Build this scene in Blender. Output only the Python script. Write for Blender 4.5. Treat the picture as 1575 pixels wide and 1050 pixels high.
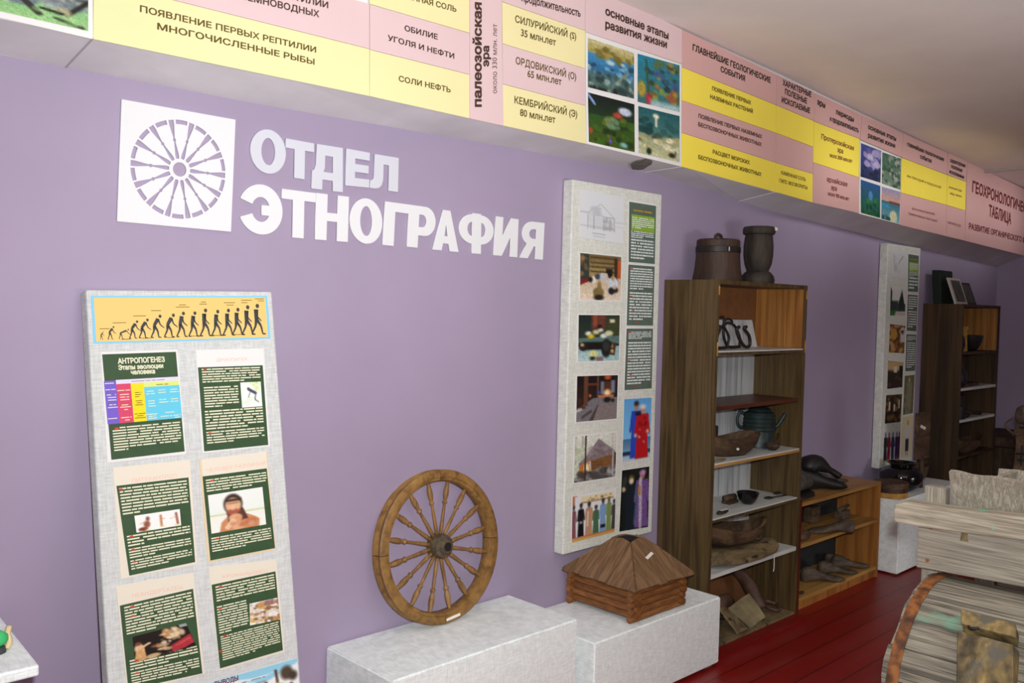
import bpy, bmesh, math, random
import numpy as np
from mathutils import Vector, Matrix, noise

# ------------------------------------------------------------------ camera, world, lights, exposure
FL, YAW, PITCH, ROLL = 1.75491619, 0.7702533, -0.03815283, 0.02418085
CH = 1.62
vF = np.array([math.sin(YAW)*math.cos(PITCH), math.cos(YAW)*math.cos(PITCH), math.sin(PITCH)])
_r = np.array([math.cos(YAW), -math.sin(YAW), 0.0]); _u = np.cross(_r, vF)
vR = math.cos(ROLL)*_r + math.sin(ROLL)*_u
vU = -math.sin(ROLL)*_r + math.cos(ROLL)*_u
CP = np.array([0.0, 0.0, CH])

def ray(x, y): return vF*FL + vR*(x-787.5)/787.5 - vU*(y-525)/787.5
def px(x, y, ax, v):
    """point where the sight line of a photo pixel meets the plane axis=v"""
    d = ray(x, y); return Vector(CP + d*(v-CP[ax])/d[ax])

S = bpy.context.scene
for o in list(bpy.data.objects): bpy.data.objects.remove(o)
COL = S.collection
cam = bpy.data.objects.new('camera', bpy.data.cameras.new('camera')); COL.objects.link(cam)
cam.data.sensor_width = 36; cam.data.lens = FL*18; cam.data.clip_start = 0.02
M = Matrix(((vR[0], vU[0], -vF[0], 0), (vR[1], vU[1], -vF[1], 0), (vR[2], vU[2], -vF[2], CH), (0, 0, 0, 1)))
cam.matrix_world = M
S.camera = cam
S.view_settings.view_transform = 'Standard'; S.view_settings.look = 'None'
S.view_settings.gamma = 1; S.view_settings.exposure = 0.0; S.view_settings.use_curve_mapping = False

W = bpy.data.worlds.new('World'); S.world = W; W.use_nodes = True
W.node_tree.nodes['Background'].inputs[0].default_value = (0.9, 0.95, 1, 1)
W.node_tree.nodes['Background'].inputs[1].default_value = 0.02

def area(name, loc, target, size, power, color=(1, 1, 1), shape='DISK', size_y=None, spread=180):
    l = bpy.data.lights.new(name, 'AREA'); l.shape = shape; l.size = size; l.energy = power; l.color = color
    if size_y: l.size_y = size_y
    l.spread = math.radians(spread)
    o = bpy.data.objects.new(name, l); COL.objects.link(o); o.location = loc
    o.rotation_euler = (Vector(target)-Vector(loc)).to_track_quat('-Z', 'Y').to_euler()
    return o
_fl = CP + vR*0.05 + vU*0.11 + vF*0.02
area('camera_flash', _fl, CP + ray(800, 570)*2, 0.07, 39, (1.0, 1.0, 1.0), spread=118)
area('added_fill_light', (1.9, -2.85, 1.2), (2.0, -0.2, 4.2), 2.2, 118, (1.0, 1.0, 1.0), 'RECTANGLE', 1.3, spread=98)  # added fill aimed upward to brighten the ceiling, not a known window
area('added_fill_light', (5.6, -2.85, 0.9), (5.7, 2.3, 0.0), 1.2, 3.6, (1.0, 1.0, 1.0), 'RECTANGLE', 1.0, spread=50)  # weak added fill for the far plinth front and floor
area('ceiling_lamp_light', (6.45, 1.5, 2.57), (6.45, 2.44, 2.44), 3.6, 3.6, (1.0, 0.98, 0.95), 'RECTANGLE', 0.12, spread=64)

# ------------------------------------------------------------------ materials
def lin(c):
    c = np.asarray(c, float)/255.0
    return np.where(c <= 0.04045, c/12.92, ((c+0.055)/1.055)**2.4)
def L4(c): return (*[float(v) for v in lin(c)], 1.0)

MATS = {}
class NT:
    def __init__(s, name):
        s.m = bpy.data.materials.new(name); s.m.use_nodes = True; s.t = s.m.node_tree
        s.b = s.t.nodes['Principled BSDF']; MATS[name] = s.m
    def n(s, kind, **kw):
        x = s.t.nodes.new(kind)
        for k, v in kw.items():
            if k in x.inputs: x.inputs[k].default_value = v
            else: setattr(x, k, v)
        return x
    def l(s, a, b): s.t.links.new(a, b)
    def coords(s, scale=(1, 1, 1), rand=False):
        tc = s.n('ShaderNodeTexCoord'); mp = s.n('ShaderNodeMapping'); mp.inputs['Scale'].default_value = scale
        s.l(tc.outputs['Object'], mp.inputs['Vector'])
        if rand:
            oi = s.n('ShaderNodeObjectInfo'); ml = s.n('ShaderNodeMath', operation='MULTIPLY'); ml.inputs[1].default_value = 37.0
            s.l(oi.outputs['Random'], ml.inputs[0]); s.l(ml.outputs[0], mp.inputs['Location'])
        return mp.outputs[0]
    def ramp(s, fac, stops):
        r = s.n('ShaderNodeValToRGB'); e = r.color_ramp.elements
        while len(e) < len(stops): e.new(0.5)
        for i, (p, c) in enumerate(stops): e[i].position = p; e[i].color = L4(c)
        s.l(fac, r.inputs[0]); return r.outputs[0]
    def mix(s, fac, a, b, mode='MIX'):
        x = s.n('ShaderNodeMix', data_type='RGBA', blend_type=mode)
        for i, v in ((0, fac), (6, a), (7, b)):
            if hasattr(v, 'default_value') or hasattr(v, 'is_linked'): s.l(v, x.inputs[i])
            else: x.inputs[i].default_value = v
        return x.outputs[2]
    def bump(s, h, strength=0.3, dist=0.002):
        b = s.n('ShaderNodeBump'); b.inputs['Strength'].default_value = strength; b.inputs['Distance'].default_value = dist
        s.l(h, b.inputs['Height']); s.l(b.outputs[0], s.b.inputs['Normal'])

def plain(name, c, rough=0.6, metal=0.0, noise_amt=0.0, scale=8, spec=0.5, bump=0.0):
    t = NT(name); t.b.inputs['Roughness'].default_value = rough; t.b.inputs['Metallic'].default_value = metal
    t.b.inputs['Specular IOR Level'].default_value = spec
    if noise_amt or bump:
        v = t.coords((scale,)*3)
        nz = t.n('ShaderNodeTexNoise'); nz.inputs['Scale'].default_value = 1; nz.inputs['Detail'].default_value = 6
        t.l(v, nz.inputs['Vector'])
        c = np.array(c, float)
        t.l(t.ramp(nz.outputs[0], [(0.25, c*(1-noise_amt)), (0.75, np.minimum(c*(1+noise_amt), 255))]), t.b.inputs['Base Color'])
        if bump: t.bump(nz.outputs[0], bump)
    else: t.b.inputs['Base Color'].default_value = L4(c)
    return t.m

def wood(name, stops, stretch=(14, 14, 0.8), rough=0.6, rings=3.0, bump=0.3, rand=True, spots=None, spec=0.35, vary=0.0):
    t = NT(name); t.b.inputs['Roughness'].default_value = rough; t.b.inputs['Specular IOR Level'].default_value = spec
    v = t.coords(stretch, rand)
    n1 = t.n('ShaderNodeTexNoise'); n1.inputs['Scale'].default_value = 1.0; n1.inputs['Detail'].default_value = 3; n1.inputs['Distortion'].default_value = 0.6
    t.l(v, n1.inputs['Vector'])
    ml = t.n('ShaderNodeMath', operation='MULTIPLY'); ml.inputs[1].default_value = rings; t.l(n1.outputs[0], ml.inputs[0])
    fr = t.n('ShaderNodeMath', operation='PINGPONG'); fr.inputs[1].default_value = 0.5; t.l(ml.outputs[0], fr.inputs[0])
    v2 = t.coords(tuple(k*5 for k in stretch), rand)
    n2 = t.n('ShaderNodeTexNoise'); n2.inputs['Scale'].default_value = 1.0; n2.inputs['Detail'].default_value = 6; t.l(v2, n2.inputs['Vector'])
    ad = t.n('ShaderNodeMath', operation='MULTIPLY_ADD'); ad.inputs[1].default_value = 0.9; t.l(fr.outputs[0], ad.inputs[0])
    m2 = t.n('ShaderNodeMath', operation='MULTIPLY'); m2.inputs[1].default_value = 0.75; t.l(n2.outputs[0], m2.inputs[0]); t.l(m2.outputs[0], ad.inputs[2])
    sb = t.n('ShaderNodeMath', operation='SUBTRACT'); sb.inputs[1].default_value = 0.12; t.l(ad.outputs[0], sb.inputs[0])
    col = t.ramp(sb.outputs[0], stops)
    if vary:
        oi = t.n('ShaderNodeObjectInfo'); mr = t.n('ShaderNodeMapRange'); mr.inputs[3].default_value = 1-vary; mr.inputs[4].default_value = 1+vary*0.6
        t.l(oi.outputs['Random'], mr.inputs[0])
        hs = t.n('ShaderNodeHueSaturation'); t.l(mr.outputs[0], hs.inputs['Value']); t.l(col, hs.inputs['Color']); col = hs.outputs[0]
    if spots:
        sc, lo, hi, c = spots
        v3 = t.coords(sc, rand); n3 = t.n('ShaderNodeTexNoise'); n3.inputs['Scale'].default_value = 1; n3.inputs['Detail'].default_value = 5
        t.l(v3, n3.inputs['Vector'])
        mr = t.n('ShaderNodeMapRange'); mr.inputs[1].default_value = lo; mr.inputs[2].default_value = hi; t.l(n3.outputs[0], mr.inputs[0])
        col = t.mix(mr.outputs[0], col, L4(c))
    t.l(col, t.b.inputs['Base Color'])
    if bump: t.bump(n2.outputs[0], bump, 0.003)
    return t.m

# wall paint
plain('purple_paint', (160, 147, 172), 0.55, noise_amt=0.03, scale=1.5, spec=0.35)
plain('seam_grey', (178, 176, 178), 0.9)
plain('ceiling_white', (240, 232, 228), 0.9, noise_amt=0.03, scale=2)
plain('beam_grey', (222, 221, 224), 0.85, noise_amt=0.04, scale=5)
plain('pale_wall', (190, 185, 180), 0.9)
def floor_mat():
    t = NT('red_floor_boards'); t.b.inputs['Roughness'].default_value = 0.38; t.b.inputs['Specular IOR Level'].default_value = 0.4
    br = t.n('ShaderNodeTexBrick'); br.offset = 0.5
    for k, v in (('Scale', 1.0), ('Mortar Size', 0.004), ('Brick Width', 4.0), ('Row Height', 0.13)): br.inputs[k].default_value = v
    br.inputs['Color1'].default_value = L4((136, 24, 20)); br.inputs['Color2'].default_value = L4((124, 20, 18)); br.inputs['Mortar'].default_value = L4((84, 14, 13))
    t.l(t.coords(), br.inputs['Vector'])
    nz = t.n('ShaderNodeTexNoise'); nz.inputs['Scale'].default_value = 1; nz.inputs['Detail'].default_value = 6; t.l(t.coords((1.5, 9, 1)), nz.inputs['Vector'])
    f = t.n('ShaderNodeMapRange'); f.inputs[1].default_value = 0.5; f.inputs[2].default_value = 0.75; f.inputs[4].default_value = 0.6; t.l(nz.outputs[0], f.inputs[0])
    t.l(t.mix(f.outputs[0], br.outputs[0], L4((140, 62, 58))), t.b.inputs['Base Color'])
    t.bump(nz.outputs[0], 0.15)
floor_mat()
def linen(name, c, amt=0.07):
    t = NT(name); t.b.inputs['Roughness'].default_value = 0.95; t.b.inputs['Specular IOR Level'].default_value = 0.1
    c = np.array(c, float); cols = []
    tc = t.n('ShaderNodeTexCoord')
    for sc in ((260, 30, 30), (30, 30, 260)):
        mp = t.n('ShaderNodeMapping'); mp.inputs['Scale'].default_value = sc; t.l(tc.outputs['Object'], mp.inputs[0])
        nz = t.n('ShaderNodeTexNoise'); nz.inputs['Scale'].default_value = 1; nz.inputs['Detail'].default_value = 2; t.l(mp.outputs[0], nz.inputs['Vector']); cols.append(nz.outputs[0])
    ad = t.n('ShaderNodeMath', operation='ADD'); t.l(cols[0], ad.inputs[0]); t.l(cols[1], ad.inputs[1])
    hf = t.n('ShaderNodeMath', operation='MULTIPLY'); hf.inputs[1].default_value = 0.5; t.l(ad.outputs[0], hf.inputs[0])
    t.l(t.ramp(hf.outputs[0], [(0.38, c*(1-amt)), (0.62, np.minimum(c*(1+amt*0.4), 255))]), t.b.inputs['Base Color'])
    t.bump(ad.outputs[0], 0.12, 0.001)
linen('linen_white', (240, 248, 247)); linen('linen_grey', (216, 219, 210)); linen('linen_panel', (206, 210, 209))
plain('white_plastic', (226, 228, 230), 0.5); plain('grey_plastic', (208, 211, 220), 0.5)
plain('paper_white', (226, 226, 224), 0.7); plain('paper_cream', (226, 219, 202), 0.7); plain('paper_beige', (222, 202, 165), 0.7)
plain('leaf_green_print', (46, 76, 44), 0.6, noise_amt=0.08, scale=30); plain('slate_green_print', (86, 104, 92), 0.6, noise_amt=0.06, scale=30)
plain('lime_print', (132, 172, 48), 0.6)
plain('text_cream', (226, 226, 196), 0.7); plain('text_white', (215, 222, 220), 0.7); plain('text_red', (196, 62, 40), 0.7); plain('text_pale_red', (232, 186, 172), 0.7)
plain('text_olive', (88, 74, 6), 0.6); plain('text_brown', (62, 38, 26), 0.6); plain('text_black', (30, 20, 18), 0.6); plain('text_maroon', (112, 34, 36), 0.6)
plain('text_grey', (150, 152, 152), 0.7); plain('text_gold', (178, 140, 40), 0.7)
plain('yellow_board', (232, 224, 168), 0.45, noise_amt=0.02, scale=2); plain('pink_board', (218, 192, 194), 0.45, noise_amt=0.02, scale=2)
plain('yellow_board_vivid', (250, 230, 84), 0.45, noise_amt=0.02, scale=2); plain('pink_board_dull', (214, 170, 166), 0.45, noise_amt=0.02, scale=2)
plain('sky_blue_print', (126, 200, 238), 0.6); plain('apricot_print', (238, 198, 118), 0.6)
plain('violet_print', (112, 88, 196), 0.6); plain('magenta_print', (208, 62, 100), 0.6); plain('sun_yellow_print', (240, 214, 20), 0.6)
plain('cyan_print', (96, 196, 224), 0.6); plain('pale_lime_print', (212, 226, 120), 0.6); plain('lilac_print', (216, 210, 232), 0.6)
plain('ink', (58, 62, 64), 0.7); plain('ink_skin', (150, 140, 120), 0.7)
plain('iron', (40, 36, 34), 0.5, 0.4, 0.3, 30, bump=0.2); plain('dark_chip', (110, 108, 102), 0.9, noise_amt=0.25, scale=40)
plain('hole_shade', (14, 12, 11), 0.9)  # near-black colour standing in for the shade inside holes
plain('black_leather', (22, 20, 20), 0.5, noise_amt=0.3, scale=25, bump=0.4); plain('grey_felt', (66, 62, 56), 0.95, noise_amt=0.25, scale=30, bump=0.5)
plain('bronze_green', (42, 56, 55), 0.45, 0.3, 0.25, 20, bump=0.1); plain('black_glaze', (18, 16, 18), 0.12, noise_amt=0.1)
plain('dark_iron_pot', (38, 36, 36), 0.4, 0.2, 0.25, 20); plain('brown_leather', (74, 52, 40), 0.6, noise_amt=0.35, scale=18, bump=0.5)
plain('hide_beige', (142, 130, 96), 0.8, noise_amt=0.2, scale=14, bump=0.3); plain('cardboard', (116, 72, 36), 0.85, noise_amt=0.08, scale=20)
plain('tag_white', (235, 232, 222), 0.6); plain('birch_bark', (170, 128, 56), 0.7, noise_amt=0.3, scale=25)
plain('black_frame', (30, 30, 28), 0.5, noise_amt=0.2); plain('white_frame', (190, 188, 178), 0.6); plain('frame_picture', (74, 76, 68), 0.5, noise_amt=0.4, scale=18)
plain('toy_green', (64, 190, 112), 0.5); plain('toy_cream', (214, 196, 150), 0.6); plain('dark_green_cloth', (20, 34, 24), 0.8)
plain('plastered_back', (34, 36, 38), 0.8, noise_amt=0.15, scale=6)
def rust():
    t = NT('rusty_iron'); t.b.inputs['Roughness'].default_value = 0.75
    nz = t.n('ShaderNodeTexNoise'); nz.inputs['Scale'].default_value = 1; nz.inputs['Detail'].default_value = 8; t.l(t.coords((26, 26, 26)), nz.inputs['Vector'])
    t.l(t.ramp(nz.outputs[0], [(0.3, (50, 34, 24)), (0.46, (98, 60, 32)), (0.62, (150, 92, 40)), (0.8, (130, 108, 82))]), t.b.inputs['Base Color'])
    t.bump(nz.outputs[0], 0.5)
rust()
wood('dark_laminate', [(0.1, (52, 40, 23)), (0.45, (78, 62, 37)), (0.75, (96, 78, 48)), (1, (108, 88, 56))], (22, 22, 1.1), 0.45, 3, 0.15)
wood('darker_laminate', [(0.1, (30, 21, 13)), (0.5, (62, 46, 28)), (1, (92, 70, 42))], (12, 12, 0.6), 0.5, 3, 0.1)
wood('orange_veneer', [(0.1, (110, 64, 30)), (0.4, (160, 108, 54)), (0.7, (186, 136, 74)), (1, (196, 120, 70))], (22, 22, 0.5), 0.45, 2.2, 0.1)
wood('white_wash_wood', [(0.1, (128, 130, 134)), (0.5, (186, 190, 192)), (1, (206, 208, 208))], (14, 14, 0.5), 0.5, 2.5, 0.1)
wood('shelf_white', [(0.1, (190, 194, 190)), (0.6, (216, 220, 216)), (1, (222, 226, 222))], (1.5, 8, 8), 0.4, 2, 0.0)
wood('red_brown_shelf', [(0.1, (52, 26, 16)), (0.6, (86, 46, 28)), (1, (104, 60, 38))], (0.8, 14, 14), 0.4, 3, 0.1)
wood('honey_veneer', [(0.1, (122, 76, 32)), (0.5, (160, 106, 50)), (1, (180, 128, 66))], (12, 12, 0.7), 0.45, 2.5, 0.1)
wood('honey_board', [(0.1, (136, 96, 46)), (0.5, (176, 134, 72)), (1, (196, 154, 90))], (0.7, 12, 12), 0.45, 2.5, 0.1)
wood('mahogany_edge', [(0.1, (66, 26, 12)), (0.6, (96, 42, 20)), (1, (112, 56, 28))], (12, 12, 0.7), 0.4, 2.5, 0.1)
wood('wheel_wood', [(0.05, (84, 60, 32)), (0.35, (134, 100, 54)), (0.7, (160, 122, 68)), (1, (178, 142, 86))], (9, 9, 9), 0.55, 2.0, 0.35, spots=((7, 7, 7), 0.56, 0.8, (96, 66, 30)))
wood('wheel_rim_grey', [(0.05, (70, 62, 44)), (0.5, (112, 98, 70)), (1, (140, 124, 92))], (12, 12, 12), 0.7, 2.0, 0.35)
wood('spoke_wood', [(0.05, (92, 66, 36)), (0.5, (146, 110, 64)), (1, (168, 134, 86))], (30, 30, 4), 0.5, 2.0, 0.2)
wood('hub_wood', [(0.05, (52, 44, 34)), (0.5, (92, 80, 62)), (1, (118, 104, 82))], (30, 30, 30), 0.7, 2.0, 0.4)
wood('log_wood', [(0.05, (92, 56, 28)), (0.5, (144, 94, 52)), (1, (170, 118, 70))], (6, 6, 40), 0.5, 2, 0.3, vary=0.22)
wood('roof_plank_wood', [(0.05, (84, 62, 42)), (0.5, (130, 100, 70)), (1, (152, 120, 86))], (34, 4, 4), 0.65, 2, 0.3)
wood('roof_plank_cross', [(0.05, (84, 62, 42)), (0.5, (130, 100, 70)), (1, (152, 120, 86))], (4, 34, 4), 0.65, 2, 0.3)
wood('dark_old_wood', [(0.05, (30, 22, 16)), (0.5, (62, 46, 34)), (1, (92, 72, 54))], (12, 12, 5), 0.7, 2.5, 0.5)
wood('brown_old_wood', [(0.05, (42, 32, 22)), (0.5, (80, 61, 44)), (1, (114, 90, 66))], (5, 14, 14), 0.65, 2.5, 0.45)
wood('pale_old_wood', [(0.05, (74, 62, 44)), (0.5, (120, 104, 74)), (1, (146, 130, 98))], (5, 9, 9), 0.7, 2.5, 0.4, spots=((16, 16, 16), 0.56, 0.64, (44, 38, 28)))
wood('last_wood', [(0.05, (44, 38, 32)), (0.5, (82, 70, 58)), (1, (108, 94, 78))], (4, 14, 14), 0.75, 2.5, 0.35)
wood('barrel_wood', [(0.05, (36, 25, 19)), (0.5, (60, 43, 34)), (1, (80, 59, 46))], (18, 18, 2), 0.6, 2.5, 0.4)
wood('charred_wood', [(0.05, (22, 19, 17)), (0.5, (48, 42, 36)), (1, (70, 62, 50))], (14, 14, 3), 0.7, 2.5, 0.45)
_gw = [(0.02, (92, 86, 74)), (0.3, (144, 138, 124)), (0.6, (174, 168, 152)), (1, (200, 194, 180))]
wood('grey_board', _gw, (9, 1.4, 60), 0.85, 2.0, 0.7)
wood('grey_board_upright', _gw, (80, 80, 2.5), 0.85, 2.0, 0.7)
wood('grey_stave', [(0.02, (44, 42, 36)), (0.3, (104, 100, 88)), (0.6, (152, 146, 130)), (1, (190, 184, 164))], (70, 2.0, 70), 0.85, 2.6, 0.9,
     spots=((7, 5, 7), 0.62, 0.72, (112, 166, 140)), vary=0.42)
wood('grey_plank_teal', [(0.02, (80, 70, 56)), (0.3, (148, 140, 122)), (0.6, (184, 176, 156)), (1, (212, 202, 178))], (60, 2.5, 70), 0.85, 2.4, 0.7,
     spots=((15, 12, 15), 0.66, 0.70, (124, 190, 166)))
wood('yellow_worn_wood', [(0.02, (34, 29, 20)), (0.35, (88, 76, 52)), (0.6, (126, 109, 70)), (1, (190, 164, 104))], (9, 9, 7), 0.6, 3.0, 0.8,
     spots=((14, 14, 9), 0.56, 0.66, (96, 92, 80)))

def print_mat():
    t = NT('printed_picture'); t.b.inputs['Roughness'].default_value = 0.5; t.b.inputs['Specular IOR Level'].default_value = 0.3
    a = t.n('ShaderNodeVertexColor'); a.layer_name = 'Ink'; t.l(a.outputs[0], t.b.inputs['Base Color'])
print_mat()

# ------------------------------------------------------------------ building helpers
def V(*a): return Vector(a)
def tagp(o, label=None, cat=None, group=None, kind=None):
    if label: o['label'] = label
    if cat: o['category'] = cat
    if group: o['group'] = group
    if kind: o['kind'] = kind
    return o
def thing(name, loc, label, cat, group=None):
    o = bpy.data.objects.new(name, None); COL.objects.link(o); o.location = loc; o.empty_display_size = 0.05
    return tagp(o, label, cat, group)
def wloc(o):
    p = Vector((0, 0, 0))
    while o: p += o.location; o = o.parent
    return p
def make(name, bm, mat, parent=None, origin=None, smooth=False, label=None, cat=None, group=None, kind=None, bevel=0, autosmooth=None):
    """bm is in world coordinates; linked as one mesh object (part of parent when given)"""
    bmesh.ops.recalc_face_normals(bm, faces=bm.faces)
    me = bpy.data.meshes.new(name)
    if origin is None:
        if parent: origin = wloc(parent)
        else:
            vs = [v.co for v in bm.verts]
            lo = [min(v[i] for v in vs) for i in range(3)]; hi = [max(v[i] for v in vs) for i in range(3)]
            origin = V((lo[0]+hi[0])/2, (lo[1]+hi[1])/2, lo[2])
    bmesh.ops.translate(bm, verts=bm.verts, vec=-Vector(origin))
    bm.to_mesh(me); bm.free()
    if isinstance(mat, str): mat = MATS[mat]
    me.materials.append(mat)
    o = bpy.data.objects.new(name, me); COL.objects.link(o)
    if parent: o.parent = parent; o.location = Vector(origin)-wloc(parent)
    else: o.location = origin
    if smooth:
        for p in me.polygons: p.use_smooth = True
    if autosmooth:
        for p in me.polygons: p.use_smooth = True
        md = o.modifiers.new('es', 'EDGE_SPLIT'); md.split_angle = math.radians(autosmooth)
    if bevel:
        md = o.modifiers.new('bev', 'BEVEL'); md.width = bevel; md.segments = 2; md.limit_method = 'ANGLE'
    return tagp(o, label, cat, group, kind)
def copy_tree(o, parent=None):
    c = o.copy(); COL.objects.link(c)
    if parent: c.parent = parent
    for ch in list(o.children): copy_tree(ch, c)
    return c
def BM(): return bmesh.new()
def poly_prism(bm, pts, off):
    """pts: world points of a planar polygon; off: extrusion vector"""
    off = Vector(off)
    a = [bm.verts.new(p) for p in pts]; b = [bm.verts.new(Vector(p)+off) for p in pts]
    bm.faces.new(a); bm.faces.new(b[::-1]); n = len(pts)
    for i in range(n): bm.faces.new((a[i], a[(i+1) % n], b[(i+1) % n], b[i]))
    return bm
def hexa(bm, p):
    """8 points: bottom loop 0-3, top loop 4-7"""
    v = [bm.verts.new(q) for q in p]
    for f in ((0, 1, 2, 3), (7, 6, 5, 4), (0, 4, 5, 1), (1, 5, 6, 2), (2, 6, 7, 3), (3, 7, 4, 0)): bm.faces.new([v[i] for i in f])
    return bm
def box(bm, lo, hi):
    x0, y0, z0 = lo; x1, y1, z1 = hi
    return hexa(bm, [(x0, y0, z0), (x1, y0, z0), (x1, y1, z0), (x0, y1, z0), (x0, y0, z1), (x1, y0, z1), (x1, y1, z1), (x0, y1, z1)])
def frame_of(d):
    d = Vector(d).normalized(); a = V(0, 0, 1) if abs(d.z) < 0.9 else V(1, 0, 0)
    u = d.cross(a).normalized(); return u, d.cross(u).normalized()
def loft(bm, secs, cap=True, closed=False):
    rings = [[bm.verts.new(p) for p in s] for s in secs]
    n = len(rings[0]); m = len(rings)
    for i in range(m if closed else m-1):
        A, B = rings[i], rings[(i+1) % m]
        for j in range(n): bm.faces.new((A[j], A[(j+1) % n], B[(j+1) % n], B[j]))
    if cap and not closed:
        bm.faces.new(rings[0][::-1]); bm.faces.new(rings[-1])
    return bm
def tube(bm, pts, r, n=8, cap=True):
    pts = [Vector(p) for p in pts]; secs = []
    rs = r if hasattr(r, '__len__') else [r]*len(pts)
    u = None
    for i, p in enumerate(pts):
        d = (pts[min(i+1, len(pts)-1)]-pts[max(i-1, 0)]).normalized()
        if u is None: u, v = frame_of(d)
        else:
            u = (u-d*u.dot(d)).normalized(); v = d.cross(u)
        secs.append([p+(u*math.cos(a)+v*math.sin(a))*rs[i] for a in [2*math.pi*k/n for k in range(n)]])
    return loft(bm, secs, cap)
def spline(ctrl, k=6):
    """Catmull-Rom through control points"""
    P = [Vector(c) for c in ctrl]; P = [P[0]*2-P[1]]+P+[P[-1]*2-P[-2]]; out = []
    for i in range(1, len(P)-2):
        for j in range(k):
            t = j/k; a, b, c, d = P[i-1:i+3]
            out.append(0.5*((2*b)+(c-a)*t+(2*a-5*b+4*c-d)*t*t+(3*b-a-3*c+d)*t**3))
    out.append(P[-2]); return out
def lathe(bm, prof, c, n=32, axis='z', sx=1, sy=1, wob=0):
    """prof [(r,h)] around axis through c; closed ends where r=0"""
    c = Vector(c); rings = []
    for r, h in prof:
        if r < 1e-6: rings.append([bm.verts.new(c+(V(0, 0, h) if axis == 'z' else V(0, h, 0)))])
        else:
            L = []
            for k in range(n):
                a = 2*math.pi*k/n; rr = r*(1+wob*math.sin(3*a+h*20))
                q = V(rr*math.cos(a)*sx, rr*math.sin(a)*sy, h) if axis == 'z' else V(rr*math.cos(a)*sx, h, rr*math.sin(a)*sy)
                L.append(bm.verts.new(c+q))
            rings.append(L)
    for A, B in zip(rings, rings[1:]):
        if len(A) == 1 and len(B) == 1: continue
        for k in range(n):
            k2 = (k+1) % n
            if len(A) == 1: bm.faces.new((A[0], B[k2], B[k]))
            elif len(B) == 1: bm.faces.new((A[k], A[k2], B[0]))
            else: bm.faces.new((A[k], A[k2], B[k2], B[k]))
    if len(rings[0]) > 1 and prof[0] != prof[-1]: bm.faces.new(rings[0][::-1])
    if len(rings[-1]) > 1 and prof[0] != prof[-1]: bm.faces.new(rings[-1])
    return bm
def rough_up(bm, amp, sc=6, seed=0):
    for v in bm.verts: v.co += noise.noise_vector(v.co*sc+V(seed, seed*2, 1))*amp
    return bm
def transform(bm, m): bmesh.ops.transform(bm, matrix=m, verts=bm.verts); return bm

# a flat sheet addressed with (u right, v down) through its four corners TL TR BR BL
class Quad:
    def __init__(s, tl, tr, br, bl):
        s.c = [Vector(q) for q in (tl, tr, br, bl)]
        s.n = (s.c[1]-s.c[0]).cross(s.c[3]-s.c[0]).normalized()
        if s.n.dot(Vector(CP)-s.c[0]) < 0: s.n = -s.n        # towards the room
    def p(s, u, v, off=0.0):
        a, b, c, d = s.c
        return a*(1-u)*(1-v)+b*u*(1-v)+c*u*v+d*(1-u)*v+s.n*off
    def sub(s, u0, v0, u1, v1, off=0.0): return Quad(s.p(u0, v0, off), s.p(u1, v0, off), s.p(u1, v1, off), s.p(u0, v1, off))
    def lift(s, o): return s.sub(0, 0, 1, 1, o)
def slab(name, q, t, mat, parent=None, **kw):
    """slab whose front face is q, t thick behind it"""
    return make(name, poly_prism(BM(), q.c, -q.n*t), mat, parent, **kw)
def flat_polys(name, polys, mat, parent, **kw):
    bm = BM()
    for P in polys: bm.faces.new([bm.verts.new(p) for p in P])
    me_o = make(name, bm, mat, parent, **kw); return me_o
def dashes(name, q, rows, parent, mat='text_cream', off=0.0006, fill=0.47, seed=1, big=(0.04, 0.2), skip=0.05):
    """rows [(v, h, u0, u1)] of word shaped dashes, too small to read, in the sheet q; each paragraph is one part"""
    rd = random.Random(seed); polys = []; prev = None
    for row in list(rows)+[None]:
        if polys and (row is None or not (0 < row[0]-prev[0] < 1.45*max(prev[1], .02) and abs(row[2]-prev[2]) < .08)):
            flat_polys(name, polys, mat, parent); polys = []
        if row is None: break
        v, h, u0, u1 = prev = row; u = u0
        while u < u1-0.01:
            w = min(rd.uniform(*big), u1-u)
            polys.append([q.p(u, v, off), q.p(u+w, v, off), q.p(u+w, v+h*fill, off), q.p(u, v+h*fill, off)])
            u += w+rd.choice((0.012, 0.014, 0.016, 0.05 if rd.random() < skip*6 else 0.016))
def para(v0, v1, n, u0, u1, last=0.6):
    h = (v1-v0)/n
    return [(v0+h*i, h, u0, (u0+(u1-u0)*last) if i == n-1 else u1) for i in range(n)]

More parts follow.
